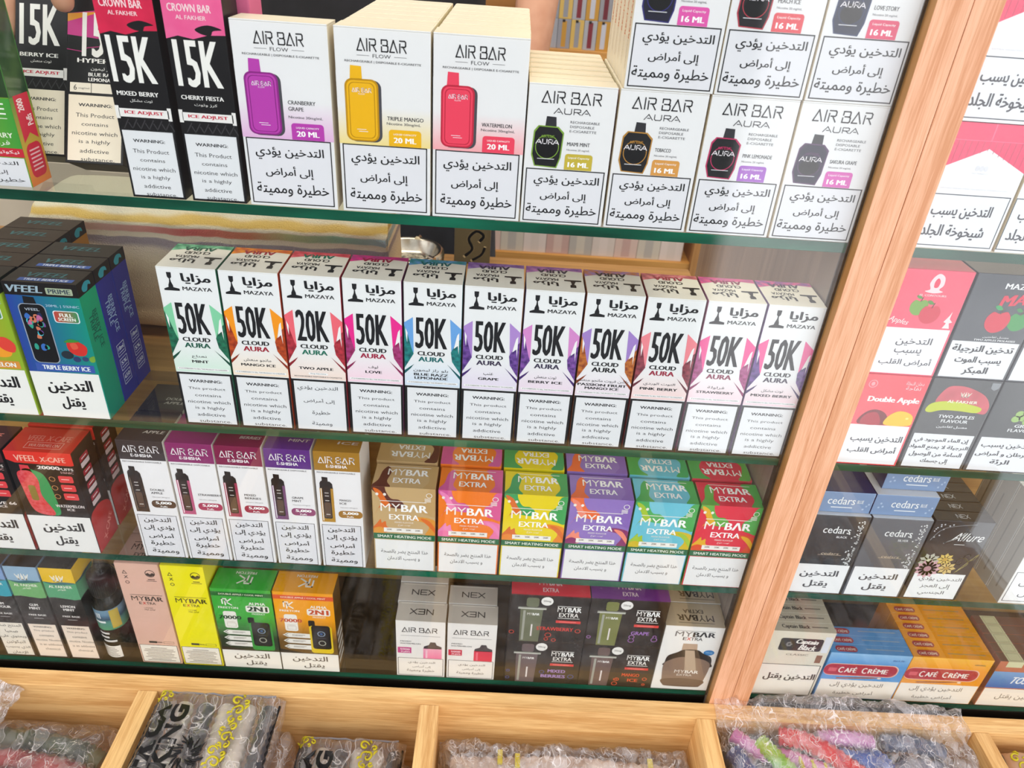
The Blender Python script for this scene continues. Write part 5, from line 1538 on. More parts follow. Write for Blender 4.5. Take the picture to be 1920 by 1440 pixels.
def flower(u, v, r, col, n, lay, inner):
    w, h = p.dims('F')
    for k in range(n):
        a = 2 * math.pi * k / n; c_, s_ = math.cos(a), math.sin(a)
        q = lambda d, e: (u + (d * c_ - e * s_) / w, v + (d * s_ + e * c_) / h)
        p.PL('flower_picture', col, [q(.1 * r, -.12 * r), q(.6 * r, -.28 * r), q(r, 0), q(.6 * r, .28 * r), q(.1 * r, .12 * r)], lay)
    p.E('flower_picture', inner, u, v, .28 * r, .28 * r, lay + 1)


flower(.20, .50, .95, '#b9b9aa', 9, 1, '#cfcdb0'); flower(.24, .60, 1.15, '#d5a9b4', 12, 2, '#b98a96'); flower(.46, .47, .75, '#d8bc62', 8, 3, '#c9a548'); flower(.56, .58, .8, '#d8bd7a', 8, 3, '#b9964a')
for cx_, cy_, sg in ((.74, .50, 1), (.84, .42, -1)):
    p.ST('flower_picture', '#cbbd7a', [(cx_ + (.015 + .011 * k) * math.cos(k * .6 * sg), cy_ + (.010 + .006 * k) * math.sin(k * .6 * sg)) for k in range(12)] + [(.72, .64)], .05, 2, smooth=True)
p.label(.655, [('التدخين يؤدي', .55, .735, .74, .065), ('إلى العجز', .52, .825, .52, .065), ('الجنسي', .50, .915, .46, .065)], .06, .95, .985, 0, '#f2f4f6', '#55565c')
p.LG('lid_lettering', '#b9b9bc', 'nex', .5, .5, .22, .4, .06, 0, 1, 'T')
al = p.done()
for k in range(1, 5):
    dup(al, 0, 1.31 * k, 0, 'black cigarette pack queued behind the flower-printed one, only its top showing', 'black packs behind the flower pack', ('flower_picture', 'warning_label', 'brand_lettering'))

# white slim packs in a column at the right edge
for k in range(4):
    p = Pack('cigarette_pack', ('white slim pack with a black-framed label, front of its column at the right edge' if k == 0 else 'white slim pack in the column behind the black-framed label, long side showing'), 'pack', 70.5, 5.4, 2.05, 10.6, Z3 - .11, .05 + 2.1 * k, 'white slim packs at the right edge')
    p.carton(ink('#eeeeec', .22, .5), ink('#b9b2a6', .2, .6), ink('#c9c9c8', .2, .5), bev=.07, lid=False)
    p.R('side_lettering', '#8a8274', .46, .2, .54, .9, 1, 'L'); p.R('side_lettering', '#d9d3c8', .06, .02, .12, .98, 1, 'L')
    if k == 0:
        p.BL('fruit_picture', '#86b44a', [(.15, .56), (.3, .50), (.5, .48), (.7, .52), (.6, .58), (.3, .60)], 1)
        p.label(.63, [('التدخين', .5, .75, .66, .09), ('يقتل', .45, .88, .4, .08)], .04, .96, .97, .06, '#f2f3f4', '#3a3b40')
    p.done()


def cigarillo(x, y, base, hi, label, w=7.95, group=None, front=True):
    p = Pack('cigarillo_box', label, 'box', x, w, 1.05, 6.75, Z4 - .04, y, group)
    p.carton(ramp_mat([(0, base), (.6, base), (1, hi)], 2, 2.6, 6.7, .22, .5), base, ink(base, .2, .5), bev=.05, lid=False)
    if front:
        p.RR('name_badge', '#b3283a', -.005, .24, .90, .475, .7, 2); p.RR('name_badge', '#e9b9a6', -.005, .225, .915, .49, .75, 1)
        p.R('name_badge', '#d9606a', .05, .32, .15, .40, 3)
        for t, u, w_, h_ in (('C', .205, .062, .125), ('AFÉ', .325, .150, .095), ('C', .495, .062, .125), ('RÈME', .665, .245, .095)):
            p.T('name_badge', '#f4ede6', t, u, .36 - (.010 if len(t) > 1 else 0), w_, h_ + (.03 if len(t) > 1 else 0), .03, lay=4)
        p.PL('cigar_picture', '#a5603a', [(.18, .535), (.62, .50), (.74, .505), (.62, .53), (.2, .56)], 2); p.E('cigar_picture', '#e9d9c4', .72, .515, .2, .12, 3)
        p.T('flavour_lettering', '#8a7a4a' if 'orange' in label else '#3a6aa8', 'ORIGINAL' if 'orange' in label else 'BLUE', .86, .115, .14, .03, .02)
        p.label(.58, [('التدخين يؤدي إلى', .48, .70, .66, .13), ('أمراض خطيرة', .48, .87, .5, .1)], .01, .99, .99, .0, '#f0e8de', '#5a524a')
    p.RR('lid_badge', '#a5323e', .07, .18, .34, .85, .35, 1, 'T'); p.T('lid_badge', '#f0dcd0', 'CAFÉ CRÈME', .205, .52, .23, .34, .02, 0, 2, 'T')
    p.R('lid_badge', '#b9905a' if 'orange' in label else '#8fa9c4', .45, .4, .92, .52, 1, 'T')
    return p.done()


G1 = 'orange cigarillo boxes in a column'; G2 = 'blue cigarillo boxes in a column'
o1 = cigarillo(65.6, .05, '#f09a1c', '#f5b84a', 'orange cigarillo box with a red name badge, front of its column', group=G1)
for k in range(1, 7):
    dup(o1, 0, 1.08 * k, 0, 'orange cigarillo box queued behind the front orange one, only its top showing', G1 + ', queued', ('name_badge', 'cigar_picture', 'warning_label', 'flavour_lettering'))
b1 = cigarillo(57.6, .05, '#4f97d6', '#8fc0e8', 'light blue cigarillo box with a red name badge, front of its column', group=G2)
for k in range(1, 3):
    dup(b1, 0, 1.08 * k, 0, 'light blue cigarillo box queued behind the front blue one, only its top showing', G2 + ', queued', ('name_badge', 'cigar_picture', 'warning_label', 'flavour_lettering'))

p = Pack('cigarillo_box', 'cream cigarillo box with a black name badge, beside the foot of the post', 'box', 50.95, 6.4, 1.1, 9.4, Z4 - .04)
p.carton(ink('#e3dccb', .25, .5), '#cfc6b2', ink('#d3c8b0', .25, .4), bev=.05, lid=False)
p.RR('name_badge', '#2c2a2c', .22, .10, .86, .285, .25, 1)
p.T('name_badge', '#f2efe9', 'Captain', .62, .155, .34, .085, .045, -3, shear=.25); p.T('name_badge', '#f2efe9', 'Black', .66, .235, .26, .075, .045, -3, shear=.25)
for a in range(6): p.E('name_badge', '#8a8684', .36 + .03 * math.cos(a), .19 + .025 * math.sin(a), .12, .12, 2)
p.T('flavour_lettering', '#8a857a', 'CLASSIC', .54, .345, .34, .026, .02)
p.R('price_tag', '#dfe2ea', .87, .06, .97, .30, 1); p.R('price_tag', '#8f5f44', .84, .34, .93, .46, 1)
p.label(.50, [('التدخين يقتل', .55, .70, .80, .12, .03)], .03, .97, .99, .07, '#f0e9df', '#4a443c', '#24282c')
p.T('lid_lettering', '#4a4238', 'Captain Black', .42, .5, .42, .5, .03, 0, 1, 'T'); p.R('lid_lettering', '#6a6256', .66, .4, .9, .5, 1, 'T')
cb = p.done()
for k in range(1, 5):
    dup(cb, 0, 1.13 * k, 0, 'cream cigarillo box queued behind the black-badged one, only its top showing', 'cream cigarillo boxes, queued', ('name_badge', 'price_tag', 'warning_label', 'flavour_lettering'))

p = Pack('cigarillo_box', 'blue-banded cigarillo box cut by the right edge of the photo, lowest shelf', 'box', 74.3 - .2, 7.9, 1.1, 6.75, Z4 - .04)
p.carton(ink('#b8603a', .25, .5), '#8a4a30', ink('#5a3a34', .25, .4), bev=.05, lid=False)
p.R('name_badge', ramp_mat([(0, '#2c6ab0'), (1, '#7fb0dc')], 2, 3, 6.2), 0, .22, 1, .58, 1); p.T('name_badge', '#f0f3f6', 'TOSCANELLO', .62, .40, .7, .15, .04, shear=.25); p.T('name_badge', '#f0e6da', 'TOSCANO', .6, .14, .4, .08, .03)
p.PL('seal', '#cfd0a8', [(.10, 0), (.30, 0), (.30, .12), (.10, .12)], 2); p.R('seal', '#cfd0a8', .10, 0, .30, 1, 1, 'T')
p.FR('seal', '#a9ab84', .12, .1, .28, .9, .06, 2, 'T')
p.label(.60, [('التدخين يقتل', .5, .78, .6, .13)], .01, .99, .99, 0, '#f1e7dc', '#6a6058')
tz = p.done()
for k in range(1, 5):
    dup(tz, 0, 1.13 * k, 0, 'cigarillo box queued behind the blue-banded one, only its top showing', 'blue-banded cigarillo boxes, queued', ('name_badge', 'warning_label'))

# ------------------------------------------------------------------ on the counter behind
def towel_mat():
    mt, n, l = new_mat('striped_terry')
    o = n.new('ShaderNodeOutputMaterial'); b = n.new('ShaderNodeBsdfPrincipled'); t = n.new('ShaderNodeTexCoord'); s = n.new('ShaderNodeSeparateXYZ')
    l.new(t.outputs['Object'], s.inputs[0])
    z = n.new('ShaderNodeTexNoise'); z.inputs['Scale'].default_value = 22; z.inputs['Detail'].default_value = 5; l.new(t.outputs['Object'], z.inputs[0])
    a = n.new('ShaderNodeMath'); a.operation = 'MULTIPLY_ADD'; l.new(z.outputs['Fac'], a.inputs[0]); a.inputs[1].default_value = .008
    l.new(s.outputs[2], a.inputs[2])
    r = n.new('ShaderNodeMapRange'); l.new(a.outputs[0], r.inputs[0]); r.inputs[1].default_value = .012; r.inputs[2].default_value = .132
    cr = n.new('ShaderNodeValToRGB'); e = cr.color_ramp.elements
    st = [(0, '#d6b48a'), (.30, '#e6cea8'), (.55, '#ecdab8'), (.68, '#dccbb6'), (.71, '#a89a9c'), (.745, '#ac9ea0'), (.75, '#f3e4c8'), (.875, '#f7e9cc'), (.892, '#ecc468'), (.92, '#eecb7a'), (.94, '#f8ecd2'), (1, '#f9efd8')]  # lower stops browner: the shade on the towel's foot put into the ramp
    while len(e) < len(st): e.new(.5)
    for i, (p_, h) in enumerate(st): e[i].position = p_; e[i].color = rgb(h)
    l.new(r.outputs[0], cr.inputs[0])
    c2 = n.new('ShaderNodeValToRGB'); e = c2.color_ramp.elements
    st = [(0, '#e6cfb2'), (.18, '#e8b8a6'), (.42, '#e4726a'), (.58, '#e8906a'), (.70, '#cfcf92'), (.84, '#a3c8a4'), (1, '#b4c4cc')]
    while len(e) < len(st): e.new(.5)
    for i, (p_, h) in enumerate(st): e[i].position = p_; e[i].color = rgb(h)
    rx = n.new('ShaderNodeMapRange'); l.new(s.outputs[0], rx.inputs[0]); rx.inputs[1].default_value = -.14; rx.inputs[2].default_value = .16; l.new(rx.outputs[0], c2.inputs[0])
    def stp(v, e0, e1):
        q = n.new('ShaderNodeMapRange'); q.interpolation_type = 'SMOOTHSTEP'; l.new(v, q.inputs[0]); q.inputs[1].default_value = e0; q.inputs[2].default_value = e1; return q.outputs[0]
    m1 = n.new('ShaderNodeMath'); m1.operation = 'MULTIPLY'; l.new(stp(r.outputs[0], .785, .80), m1.inputs[0]); l.new(stp(r.outputs[0], .865, .85), m1.inputs[1])
    mx = n.new('ShaderNodeMix'); mx.data_type = 'RGBA'; l.new(m1.outputs[0], mx.inputs[0]); l.new(cr.outputs[0], mx.inputs[6]); l.new(c2.outputs[0], mx.inputs[7])
    l.new(mx.outputs[2], b.inputs['Base Color']); b.inputs['Roughness'].default_value = .95
    z2 = n.new('ShaderNodeTexNoise'); z2.inputs['Scale'].default_value = 900; l.new(t.outputs['Object'], z2.inputs[0])
    bp = n.new('ShaderNodeBump'); bp.inputs['Strength'].default_value = .8; bp.inputs['Distance'].default_value = .002; l.new(z2.outputs[0], bp.inputs['Height']); l.new(bp.outputs[0], b.inputs['Normal'])
    l.new(b.outputs[0], o.inputs[0])
    return mt


mb = MB(); R_ = []
for i in range(70):
    x = -17.5 + 31 * i / 69
    row = []
    for k in range(48):
        a = 2 * math.pi * k / 48
        ca, sa = math.cos(a), math.sin(a)
        yy = 19.2 + 4.6 * math.copysign(abs(ca) ** .45, ca); zz = 5.7 + 6.5 * math.copysign(abs(sa) ** .5, sa)
        nn = noise.noise(Vector((x * .35, yy * .5, zz * .5)))
        if ca < 0: yy -= .45 * math.sin(zz * 1.9) * (zz < 11) + .5 * nn
        end = min(1, min(i, 69 - i) / 2.5)
        row.append((x + .4 * noise.noise(Vector((yy, zz, 3.1))), yy, max(-0.78, (zz - 5.7) * (.9 + .1 * end) + 5.7 + (.3 * nn if zz > 0 else 0)) ))
    R_.append(row)
tm = towel_mat(); mb.grid(R_, tm, True, True); mb.poly(R_[0], tm); mb.poly(R_[-1][::-1], tm)
at_base(mb, 'folded_towel', -2, 19, -0.78, 'thick folded beige towel with rainbow stripes, on the counter behind the second shelf', 'towel')

ash = empty('ashtray', (13.1, 33.0, -0.79), 'round steel ashtray full of ash on the counter behind', 'ashtray')
mb = MB(); STEEL = mottle('#b9b2a4', '#d2cbbd', 90, .22)
for k in STEEL.node_tree.nodes:
    if k.type == 'BSDF_PRINCIPLED': k.inputs['Metallic'].default_value = 1.0
mb.lathe([(0, 0), (3.2, 0), (3.7, .3), (3.95, 1.0), (4.05, 2.4), (3.95, 2.9), (3.6, 3.05), (3.3, 2.8), (2.9, 1.6), (2.0, 1.2), (0, 1.1)], (0, 0, 0), STEEL, 48)
for a in (200, 320, 80):
    r = math.radians(a); mb.tube([(3.3 * math.cos(r), 3.3 * math.sin(r), 2.9), (4.1 * math.cos(r), 4.1 * math.sin(r), 2.85)], .32, STEEL, 10)
mb.build('bowl', ash)
mb = MB(); R_ = []
for i in range(9):
    r = 2.75 * i / 8
    R_.append([(r * math.cos(2 * math.pi * k / 28), r * math.sin(2 * math.pi * k / 28), 1.75 - .05 * i + .35 * noise.noise(Vector((r * 2 * math.cos(2 * math.pi * k / 28), r * 2 * math.sin(2 * math.pi * k / 28), 1)))) for k in range(28)])
mb.grid(R_, mottle('#4a4640', '#d8d0bc', 160, .9, bump=.6), True, True); mb.build('ash', ash)

p = Pack('printed_pouch', 'olive pouch with a cream curl, standing on the counter right of the ashtray', 'pouch', 18.0, 4.3, 1.0, 4.9, -0.79, 36.6)
p.carton('#6f6a50', '#5d583f', '#6f6a50', lid=False, bev=.2)
p.ST('curl_print', '#d9cfa8', [(.3, .8), (.5, .6), (.4, .35), (.6, .15), (.8, .25), (.7, .4)], .35, 1, smooth=True); p.ST('curl_print', '#d9cfa8', [(.5, .9), (.75, .75), (.85, .55)], .3, 1, smooth=True)
p.done()

# ------------------------------------------------------------------ shelves on the far side of the shop
su = empty('shelf_unit', (42, 108, -80), 'oak wall shelf unit with rows of packs, far behind the cabinet', 'shelf unit')
W_FAR = wood('far_oak', '#d29a50', '#b97f38', 0)


def far(name, x0, y0, z0, x1, y1, z1, mt):
    mb = MB(); mb.box(x0 - 42, y0 - 108, z0 + 80, x1 - 42, y1 - 108, z1 + 80, mt, .1); mb.build(name, su)


far('shelf_board', 17, 99.5, -26.2, 63, 116, -24.6, W_FAR); far('shelf_board', 17, 99.5, 13.6, 63, 116, 14.95, W_FAR)
far('shelf_board', 17, 99.5, -62, 63, 116, -60.4, W_FAR); far('shelf_board', 17, 99.5, 44, 63, 116, 45.4, W_FAR)
far('side_board', 63.05, 99, -79.9, 66.4, 117, 60, W_SIDE); far('side_board', 13.6, 99, -79.9, 16.95, 117, 60, W_SIDE)
far('back_board', 17, 116.1, -79.9, 63, 117, 60, W_BACK)
rg = random.Random(21)
PC = ['#b9b2ac', '#9c9ca2', '#8f8f96', '#c9a85c', '#a3a3a8', '#b98a3a', '#8d8d92', '#7a3038', '#b9b9c2', '#6a2a34', '#c9bdb4', '#b0a6a0', '#d2b3a3', '#b59a6a', '#99949a', '#c4c0bc']


def far_row(x0, x1, z, w, h, cols, label, group, dot=False):
    first = {}; x = x0; i = 0
    while x < x1:
        c = cols[i % len(cols)]
        if c not in first:
            mb = MB(); mb.box(-w / 2, 0, 0, w / 2, 8.6, h, ink(c, .3, .4), .08)
            mb.poly([(-w * .18, -.01, .3), (w * .18, -.01, .3), (w * .18, -.01, h - .3), (-w * .18, -.01, h - .3)], ink(cols[(i + 3) % len(cols)], .3, .4))
            if dot: mb.poly([(-.4, -.02, h - .5), (.1, -.02, h - .5), (.1, -.02, h - .05), (-.4, -.02, h - .05)], ink('#241f1c'))
            o = mb.build('cigarette_pack', loc=(x + w / 2, 100.4, z)); first[c] = o
        else:
            o = first[c].copy(); COL.objects.link(o); o.location.x = (x + w / 2) * K; o.location.z = (z + Z0) * K
        tag(o, label, 'pack', group); x += w + .06; i += 1


far_row(26.5, 46, 14.97, 2.3, 4.85, PC, 'pack on its side in the lower tier of the far shelf, its end showing', 'packs on the far upper shelf, lower tier', True)
far_row(26.5, 46, 19.84, 2.3, 4.85, PC[1:], 'pack on its side in the upper tier of the far shelf, its end showing', 'packs on the far upper shelf, upper tier')
far_row(18.4, 60.5, -24.58, 4.7, 8.4, ['#d9bcae', '#cfc3b2', '#e0cfc4', '#c9a59a', '#b9b0a6', '#d8c8bc'], 'pale pack standing on the far lower shelf behind the cabinet', 'packs on the far lower shelf')

# ------------------------------------------------------------------ the shopkeeper behind the cabinet
SKIN = mottle('#c98f70', '#d8a283', 40, .5)


def skin_figure(name, V_, E_, mt, parent=None, sub=2, root=0):
    me = bpy.data.meshes.new(name + '_cage'); me.from_pydata([(x * K, y * K, z * K) for x, y, z, *_ in V_], E_, [])
    ob = bpy.data.objects.new(name + '_cage', me); COL.objects.link(ob)
    ob.modifiers.new('skin', 'SKIN')
    ob.modifiers.new('sub', 'SUBSURF').levels = sub
    sk = me.skin_vertices[0].data if me.skin_vertices else None
    if sk is None:
        bm = bmesh.new(); bm.from_mesh(me); bm.verts.layers.skin.verify(); bm.to_mesh(me); bm.free(); sk = me.skin_vertices[0].data
    for i, v in enumerate(V_):
        r = v[3] * K; r2 = (v[4] if len(v) > 4 else v[3]) * K
        sk[i].radius = (r, r2); sk[i].use_root = (i == root)
    dg = bpy.context.evaluated_depsgraph_get(); dg.update()
    m2 = bpy.data.meshes.new_from_object(ob.evaluated_get(dg)); m2.name = name
    m2.materials.clear(); m2.materials.append(mt)
    for pl in m2.polygons: pl.use_smooth = True; pl.material_index = 0
    o = bpy.data.objects.new(name, m2); COL.objects.link(o); o.parent = parent
    bpy.data.objects.remove(ob)
    return o


who = empty('person', (5.5, 58, -80), 'person in a black T-shirt behind the shelves, reaching one hand to a black box', 'person')
ox, oy, oz = 5.5, 58, -80


def rel(*L): return [(x - ox, y - oy, z - oz) + tuple(r) for x, y, z, *r in L]


Vb = rel((5.5, 58, 12, 13, 10), (5.5, 58, 30, 12.5, 9.5), (5.5, 58, 48, 15, 10.5), (5.5, 58.5, 62, 13, 8), (5.5, 59, 70, 5.5, 5.5), (5.5, 57.5, 77, 6.5, 7.5), (5.5, 56.5, 85, 7.6, 9), (5.5, 57.5, 93, 6, 7),
         # reaching arm
         (-11, 57, 60, 6, 6), (-19.5, 48, 47, 4.4, 4.4), (-22, 39, 38, 3.9, 3.9), (-16, 26, 37.5, 3.6, 3.4), (-11.2, 16.6, 36.5, 2.6, 2.2), (-9.1, 13.6, 35.2, 3.0, 1.5),
         # hanging arm
         (21.5, 57, 60, 6, 6), (26, 56, 48, 4.3, 4.3), (27, 55, 40, 3.8, 3.8), (26.2, 51, 29, 2.9, 2.9), (25.6, 48, 20.5, 2.3, 2.3), (25.4, 47, 15.5, 2.6, 1.4),
         # legs
         (-3, 58, 2, 9, 9), (-4, 58, -32, 6.2, 6.5), (-4, 58.5, -72, 3.8, 4), (-4.5, 52, -78, 3.4, 1.9),
         (14, 58, 2, 9, 9), (15, 58, -32, 6.2, 6.5), (15, 58.5, -72, 3.8, 4), (15.5, 52, -78, 3.4, 1.9))
Eb = [(0, 1), (1, 2), (2, 3), (3, 4), (4, 5), (5, 6), (6, 7), (3, 8), (8, 9), (9, 10), (10, 11), (11, 12), (12, 13), (3, 14), (14, 15), (15, 16), (16, 17), (17, 18), (18, 19), (0, 20), (20, 21), (21, 22), (22, 23), (0, 24), (24, 25), (25, 26), (26, 27)]


def finger(base, pts, rs):
    i = len(Vb)
    for q, r in zip(pts, rs): Vb.extend(rel((*q, r, r)))
    Eb.append((base, i)); Eb.extend((i + k, i + k + 1) for k in range(len(pts) - 1))


finger(13, [(-10.6, 11.9, 32.6), (-10.75, 9.6, 29.4), (-10.65, 8.2, 26.9), (-10.6, 7.5, 25.7)], [1.05, .95, .85, .7])            # thumb on the side of the box
finger(13, [(-7.4, 11.2, 33.7), (-6.4, 8.2, 33.1), (-5.6, 6.3, 30.8), (-5.3, 5.8, 28.0)], [.95, .92, .85, .72])              # index over the front
finger(13, [(-6.8, 12.2, 34.0), (-5.4, 9.8, 34.2), (-4.6, 8.3, 33.4), (-4.4, 7.7, 32.6)], [.95, .9, .85, .7])
finger(13, [(-6.6, 13.4, 34.1), (-5.0, 11.6, 34.4), (-4.1, 10.2, 33.9), (-3.9, 9.6, 33.4)], [.9, .85, .8, .65])
finger(13, [(-6.9, 14.4, 34.2), (-5.2, 13.2, 34.5), (-4.3, 12.2, 34.2), (-4.1, 11.8, 33.8)], [.8, .75, .7, .6])
for k, dx_ in enumerate((-1.8, -.6, .6, 1.7)):
    L_ = (3.2, 3.8, 3.6, 2.8)[k]
    finger(19, [(25.4 + dx_, 46.6, 13.2), (25.4 + dx_ * 1.1, 45.8, 13.2 - L_ * .5), (25.4 + dx_ * 1.1, 46.2, 13.2 - L_)], [.85, .8, .65])
finger(19, [(23.2, 46, 16.8), (22.4, 44.8, 14.8), (22.5, 44.2, 13.4)], [1.0, .9, .75])
skin_figure('body', Vb, Eb, SKIN, who)
BLK = mottle('#16161a', '#1f1f24', 60, .9)
sv = rel((5.5, 58, -8, 16, 13), (5.5, 58, 4, 16, 13), (5.5, 58, 30, 15, 12), (5.5, 58, 48, 18, 13), (5.5, 58.5, 62, 16.5, 11), (5.5, 59, 69, 8, 8), (-11, 57, 60, 8, 8), (-18, 49.6, 49.2, 6.6, 6.6), (21.5, 57, 60, 8, 8), (25.4, 56.1, 49.5, 6.6, 6.6))
skin_figure('t_shirt', sv, [(0, 1), (1, 2), (2, 3), (3, 4), (4, 5), (4, 6), (6, 7), (4, 8), (8, 9)], BLK, who)
tv = rel((5.5, 58, 14, 16, 13), (5.5, 58, -2, 18, 14), (-3, 58, -8, 10.5, 10.5), (-4, 58, -34, 8.6, 9), (-4, 58.5, -71, 6.4, 6.8), (14, 58, -8, 10.5, 10.5), (15, 58, -34, 8.6, 9), (15, 58.5, -71, 6.4, 6.8))
skin_figure('trousers', tv, [(0, 1), (1, 2), (2, 3), (3, 4), (1, 5), (5, 6), (6, 7)], mottle('#23252d', '#2c2f38', 50, .9), who)
mb = MB(); R_ = []
for i in range(13):
    el = math.pi / 2 - (math.pi * .60) * i / 12
    row = []
    for k in range(32):
        az = 2 * math.pi * k / 32; fr = max(0, -math.sin(az))      # the hairline lifts over the brow
        e2 = max(el, -.35 + 1.0 * fr)
        row.append((7.6 * math.cos(e2) * math.cos(az), -.4 + 9.2 * math.cos(e2) * math.sin(az), 86.8 - oz + 10.2 * math.sin(e2)))
    R_.append(row)
mb.grid(R_, mottle('#17120f', '#221a15', 200, .6), True, True); mb.build('hair', who)
mb = MB()
for s_ in (-1, 1):
    for r, c, yo in ((1.15, '#efe8e2', 48.35), (.55, '#2a1a12', 47.75)):
        for i in range(6):
            a0, a1 = math.pi * i / 6 - math.pi / 2, math.pi * (i + 1) / 6 - math.pi / 2
            mb.grid([[(s_ * 3.1 + r * math.cos(a) * math.cos(q), yo - oy + .6 + r * .7 * math.cos(a) * math.sin(q), 86 - oz + r * .7 * math.sin(a)) for q in [2 * math.pi * k / 10 for k in range(10)]] for a in (a0, a1)], ink(c), True, True)
mb.tube([(0, 49.6 - oy, 86 - oz), (0, 47.6 - oy, 83 - oz), (0, 46.6 - oy, 81 - oz), (0, 48.8 - oy, 80 - oz)], [.7, .95, 1.4, .9], SKIN, 10)
mb.tube([(-2.4, 48.9 - oy, 77.2 - oz), (0, 48.2 - oy, 77 - oz), (2.4, 48.9 - oy, 77.2 - oz)], [.2, .55, .2], ink('#a5594c'), 8)
for s_ in (-1, 1): mb.tube([(s_ * 7.3, 56.5 - oy, 87 - oz), (s_ * 8.4, 57.3 - oy, 85.5 - oz), (s_ * 7.6, 57 - oy, 82.5 - oz)], [.7, 1.1, .7], SKIN, 8)
mb.build('face', who)

# ------------------------------------------------------------------ bags in the tray
def hose(pts, r, c1, c2, label, group=None, rib=.10, step=.32, nm='hookah_hose'):
    P = catmull(pts, 10, False); Q = [Vector(P[0])]
    for a, b in zip(P, P[1:]):
        d = (Vector(b) - Vector(a)).length; n_ = max(1, int(d / step))
        for k in range(1, n_ + 1): Q.append(Vector(a).lerp(Vector(b), k / n_))
    rr = [r * (1 + (rib if k % 2 else -rib)) for k in range(len(Q))]
    mb = MB(); mb.tube(Q, rr, mottle(c1, c2, 45, .35), 10)
    return at_base(mb, nm, Q[0].x, Q[0].y, min(q.z for q in Q) - r, label, 'hose', group)


def heap(name, label, x0, x1, y0, y1, zb, zf, mt, nx=60, ny=60, group=None, prints=None, cat='plastic bag'):
    """soft bag lying in the tray; zf(x, y) is the height of its upper skin"""
    mb = MB(); top = []
    for j in range(ny + 1):
        y = y0 + (y1 - y0) * j / ny; row = []
        for i in range(nx + 1):
            x = x0 + (x1 - x0) * i / nx
            jx = .35 * noise.noise(Vector((x * .6, y * .6, 9))); jy = .35 * noise.noise(Vector((x * .6, y * .6, 19)))
            ed = min(i, nx - i, j, ny - j)
            row.append((x + (jx if ed else 0), y + (jy if ed else 0), zf(x, y)))
        top.append(row)
    mb.grid(top, mt)
    ring = [top[0][i] for i in range(nx)] + [top[j][nx] for j in range(ny)] + [top[ny][i] for i in range(nx, 0, -1)] + [top[j][0] for j in range(ny, 0, -1)]
    low = [(x * .96 + (x0 + x1) * .02, y * .96 + (y0 + y1) * .02, zb) for x, y, z in ring]
    mb.grid([ring, low], mt, True, True); mb.poly(low, mt)
    cx_, cy_ = (x0 + x1) / 2, (y0 + y1) / 2
    if not prints: return at_base(mb, name, cx_, cy_, zb, label, cat, group)
    root = empty(name, (cx_, cy_, zb), label, cat, group)
    mb.v = [(a - cx_, b - cy_, c - zb) for a, b, c in mb.v]; mb.build('film', root)
    for nm, pm in prints.items():
        pm.v = [(a - cx_, b - cy_, c - zb) for a, b, c in pm.v]; pm.build(nm, root)
    return root


def crumple(x, y, amp, f=.45, seed=0.0):
    v = Vector((x * f, y * f, seed)); a = 1 - 2 * abs(noise.noise(v)); b = 1 - 2 * abs(noise.noise(v * 2.3 + Vector((5, 1, 2))))
    return amp * (a * .6 + b * .4)


def edge(x, y, x0, x1, y0, y1, m, drop):
    d = min(x - x0, x1 - x, y - y0, y1 - y); t = max(0.0, min(1.0, d / m)); return -drop * (1 - math.sin(t * math.pi / 2))


def spiral(cx, cy, r, turns, a0, sg, n=26):
    return [(cx + r * (1 - .88 * k / n) * math.cos(a0 + sg * turns * 2 * math.pi * k / n), cy + r * (1 - .88 * k / n) * math.sin(a0 + sg * turns * 2 * math.pi * k / n)) for k in range(n + 1)]


def scroll(mb, zf, x, y, s_, flip, mt, ang=0.0):
    """one acanthus scroll drawn in thick strokes on the film"""
    for cx_, cy_, r, tn, a0, sg in ((0, 0, 1.0, 1.3, -.6, 1), (.9, 1.5, .75, 1.2, 2.6, -1), (-.7, 1.3, .45, 1.1, .4, 1), (.3, -1.5, .6, 1.2, 1.2, -1), (-.9, -1.2, .4, 1.1, 3.4, 1)):
        P = spiral(cx_, cy_, r, tn, a0, sg)
        Q = [(x + flip * s_ * (a * math.cos(ang) - b * math.sin(ang)), y + s_ * (a * math.sin(ang) + b * math.cos(ang))) for a, b in P]
        mb.tube([(a, b, zf(a, b) + .07) for a, b in Q], [.13 * s_ * (.5 + .9 * math.sin(math.pi * min(1, (k + 2) / 26))) for k in range(len(Q))], mt, 6)
    for (a, b), (c, d) in (((-.9, .2), (-1.3, 1.0)), ((.9, -.4), (1.4, -.9)), ((0, 2.2), (.3, 3.0))):
        Q = [(x + flip * s_ * (u * math.cos(ang) - v * math.sin(ang)), y + s_ * (u * math.sin(ang) + v * math.cos(ang))) for u, v in ((a, b), ((a + c) / 2 + .15, (b + d) / 2), (c, d))]
        mb.tube([(u, v, zf(u, v) + .07) for u, v in Q], [.05, .22 * s_, .04], mt, 6)


def drape_text(mb, zf, txt, cx, cy, w, h, mt, bold=.05, rot=90):
    vs, fs, asp = glyphs(txt, bold, 3); c_, s_ = math.cos(math.radians(rot)), math.sin(math.radians(rot)); P = []
    for a, b in vs:
        a, b = a * w, b * h; x, y = cx + a * c_ - b * s_, cy + a * s_ + b * c_
        P.append((x, y, zf(x, y) + .08))
    mb.mesh(P, fs, mt, False)


OLIVE = ink('#c6b81e', .3); BLACK = ink('#121215', .3)


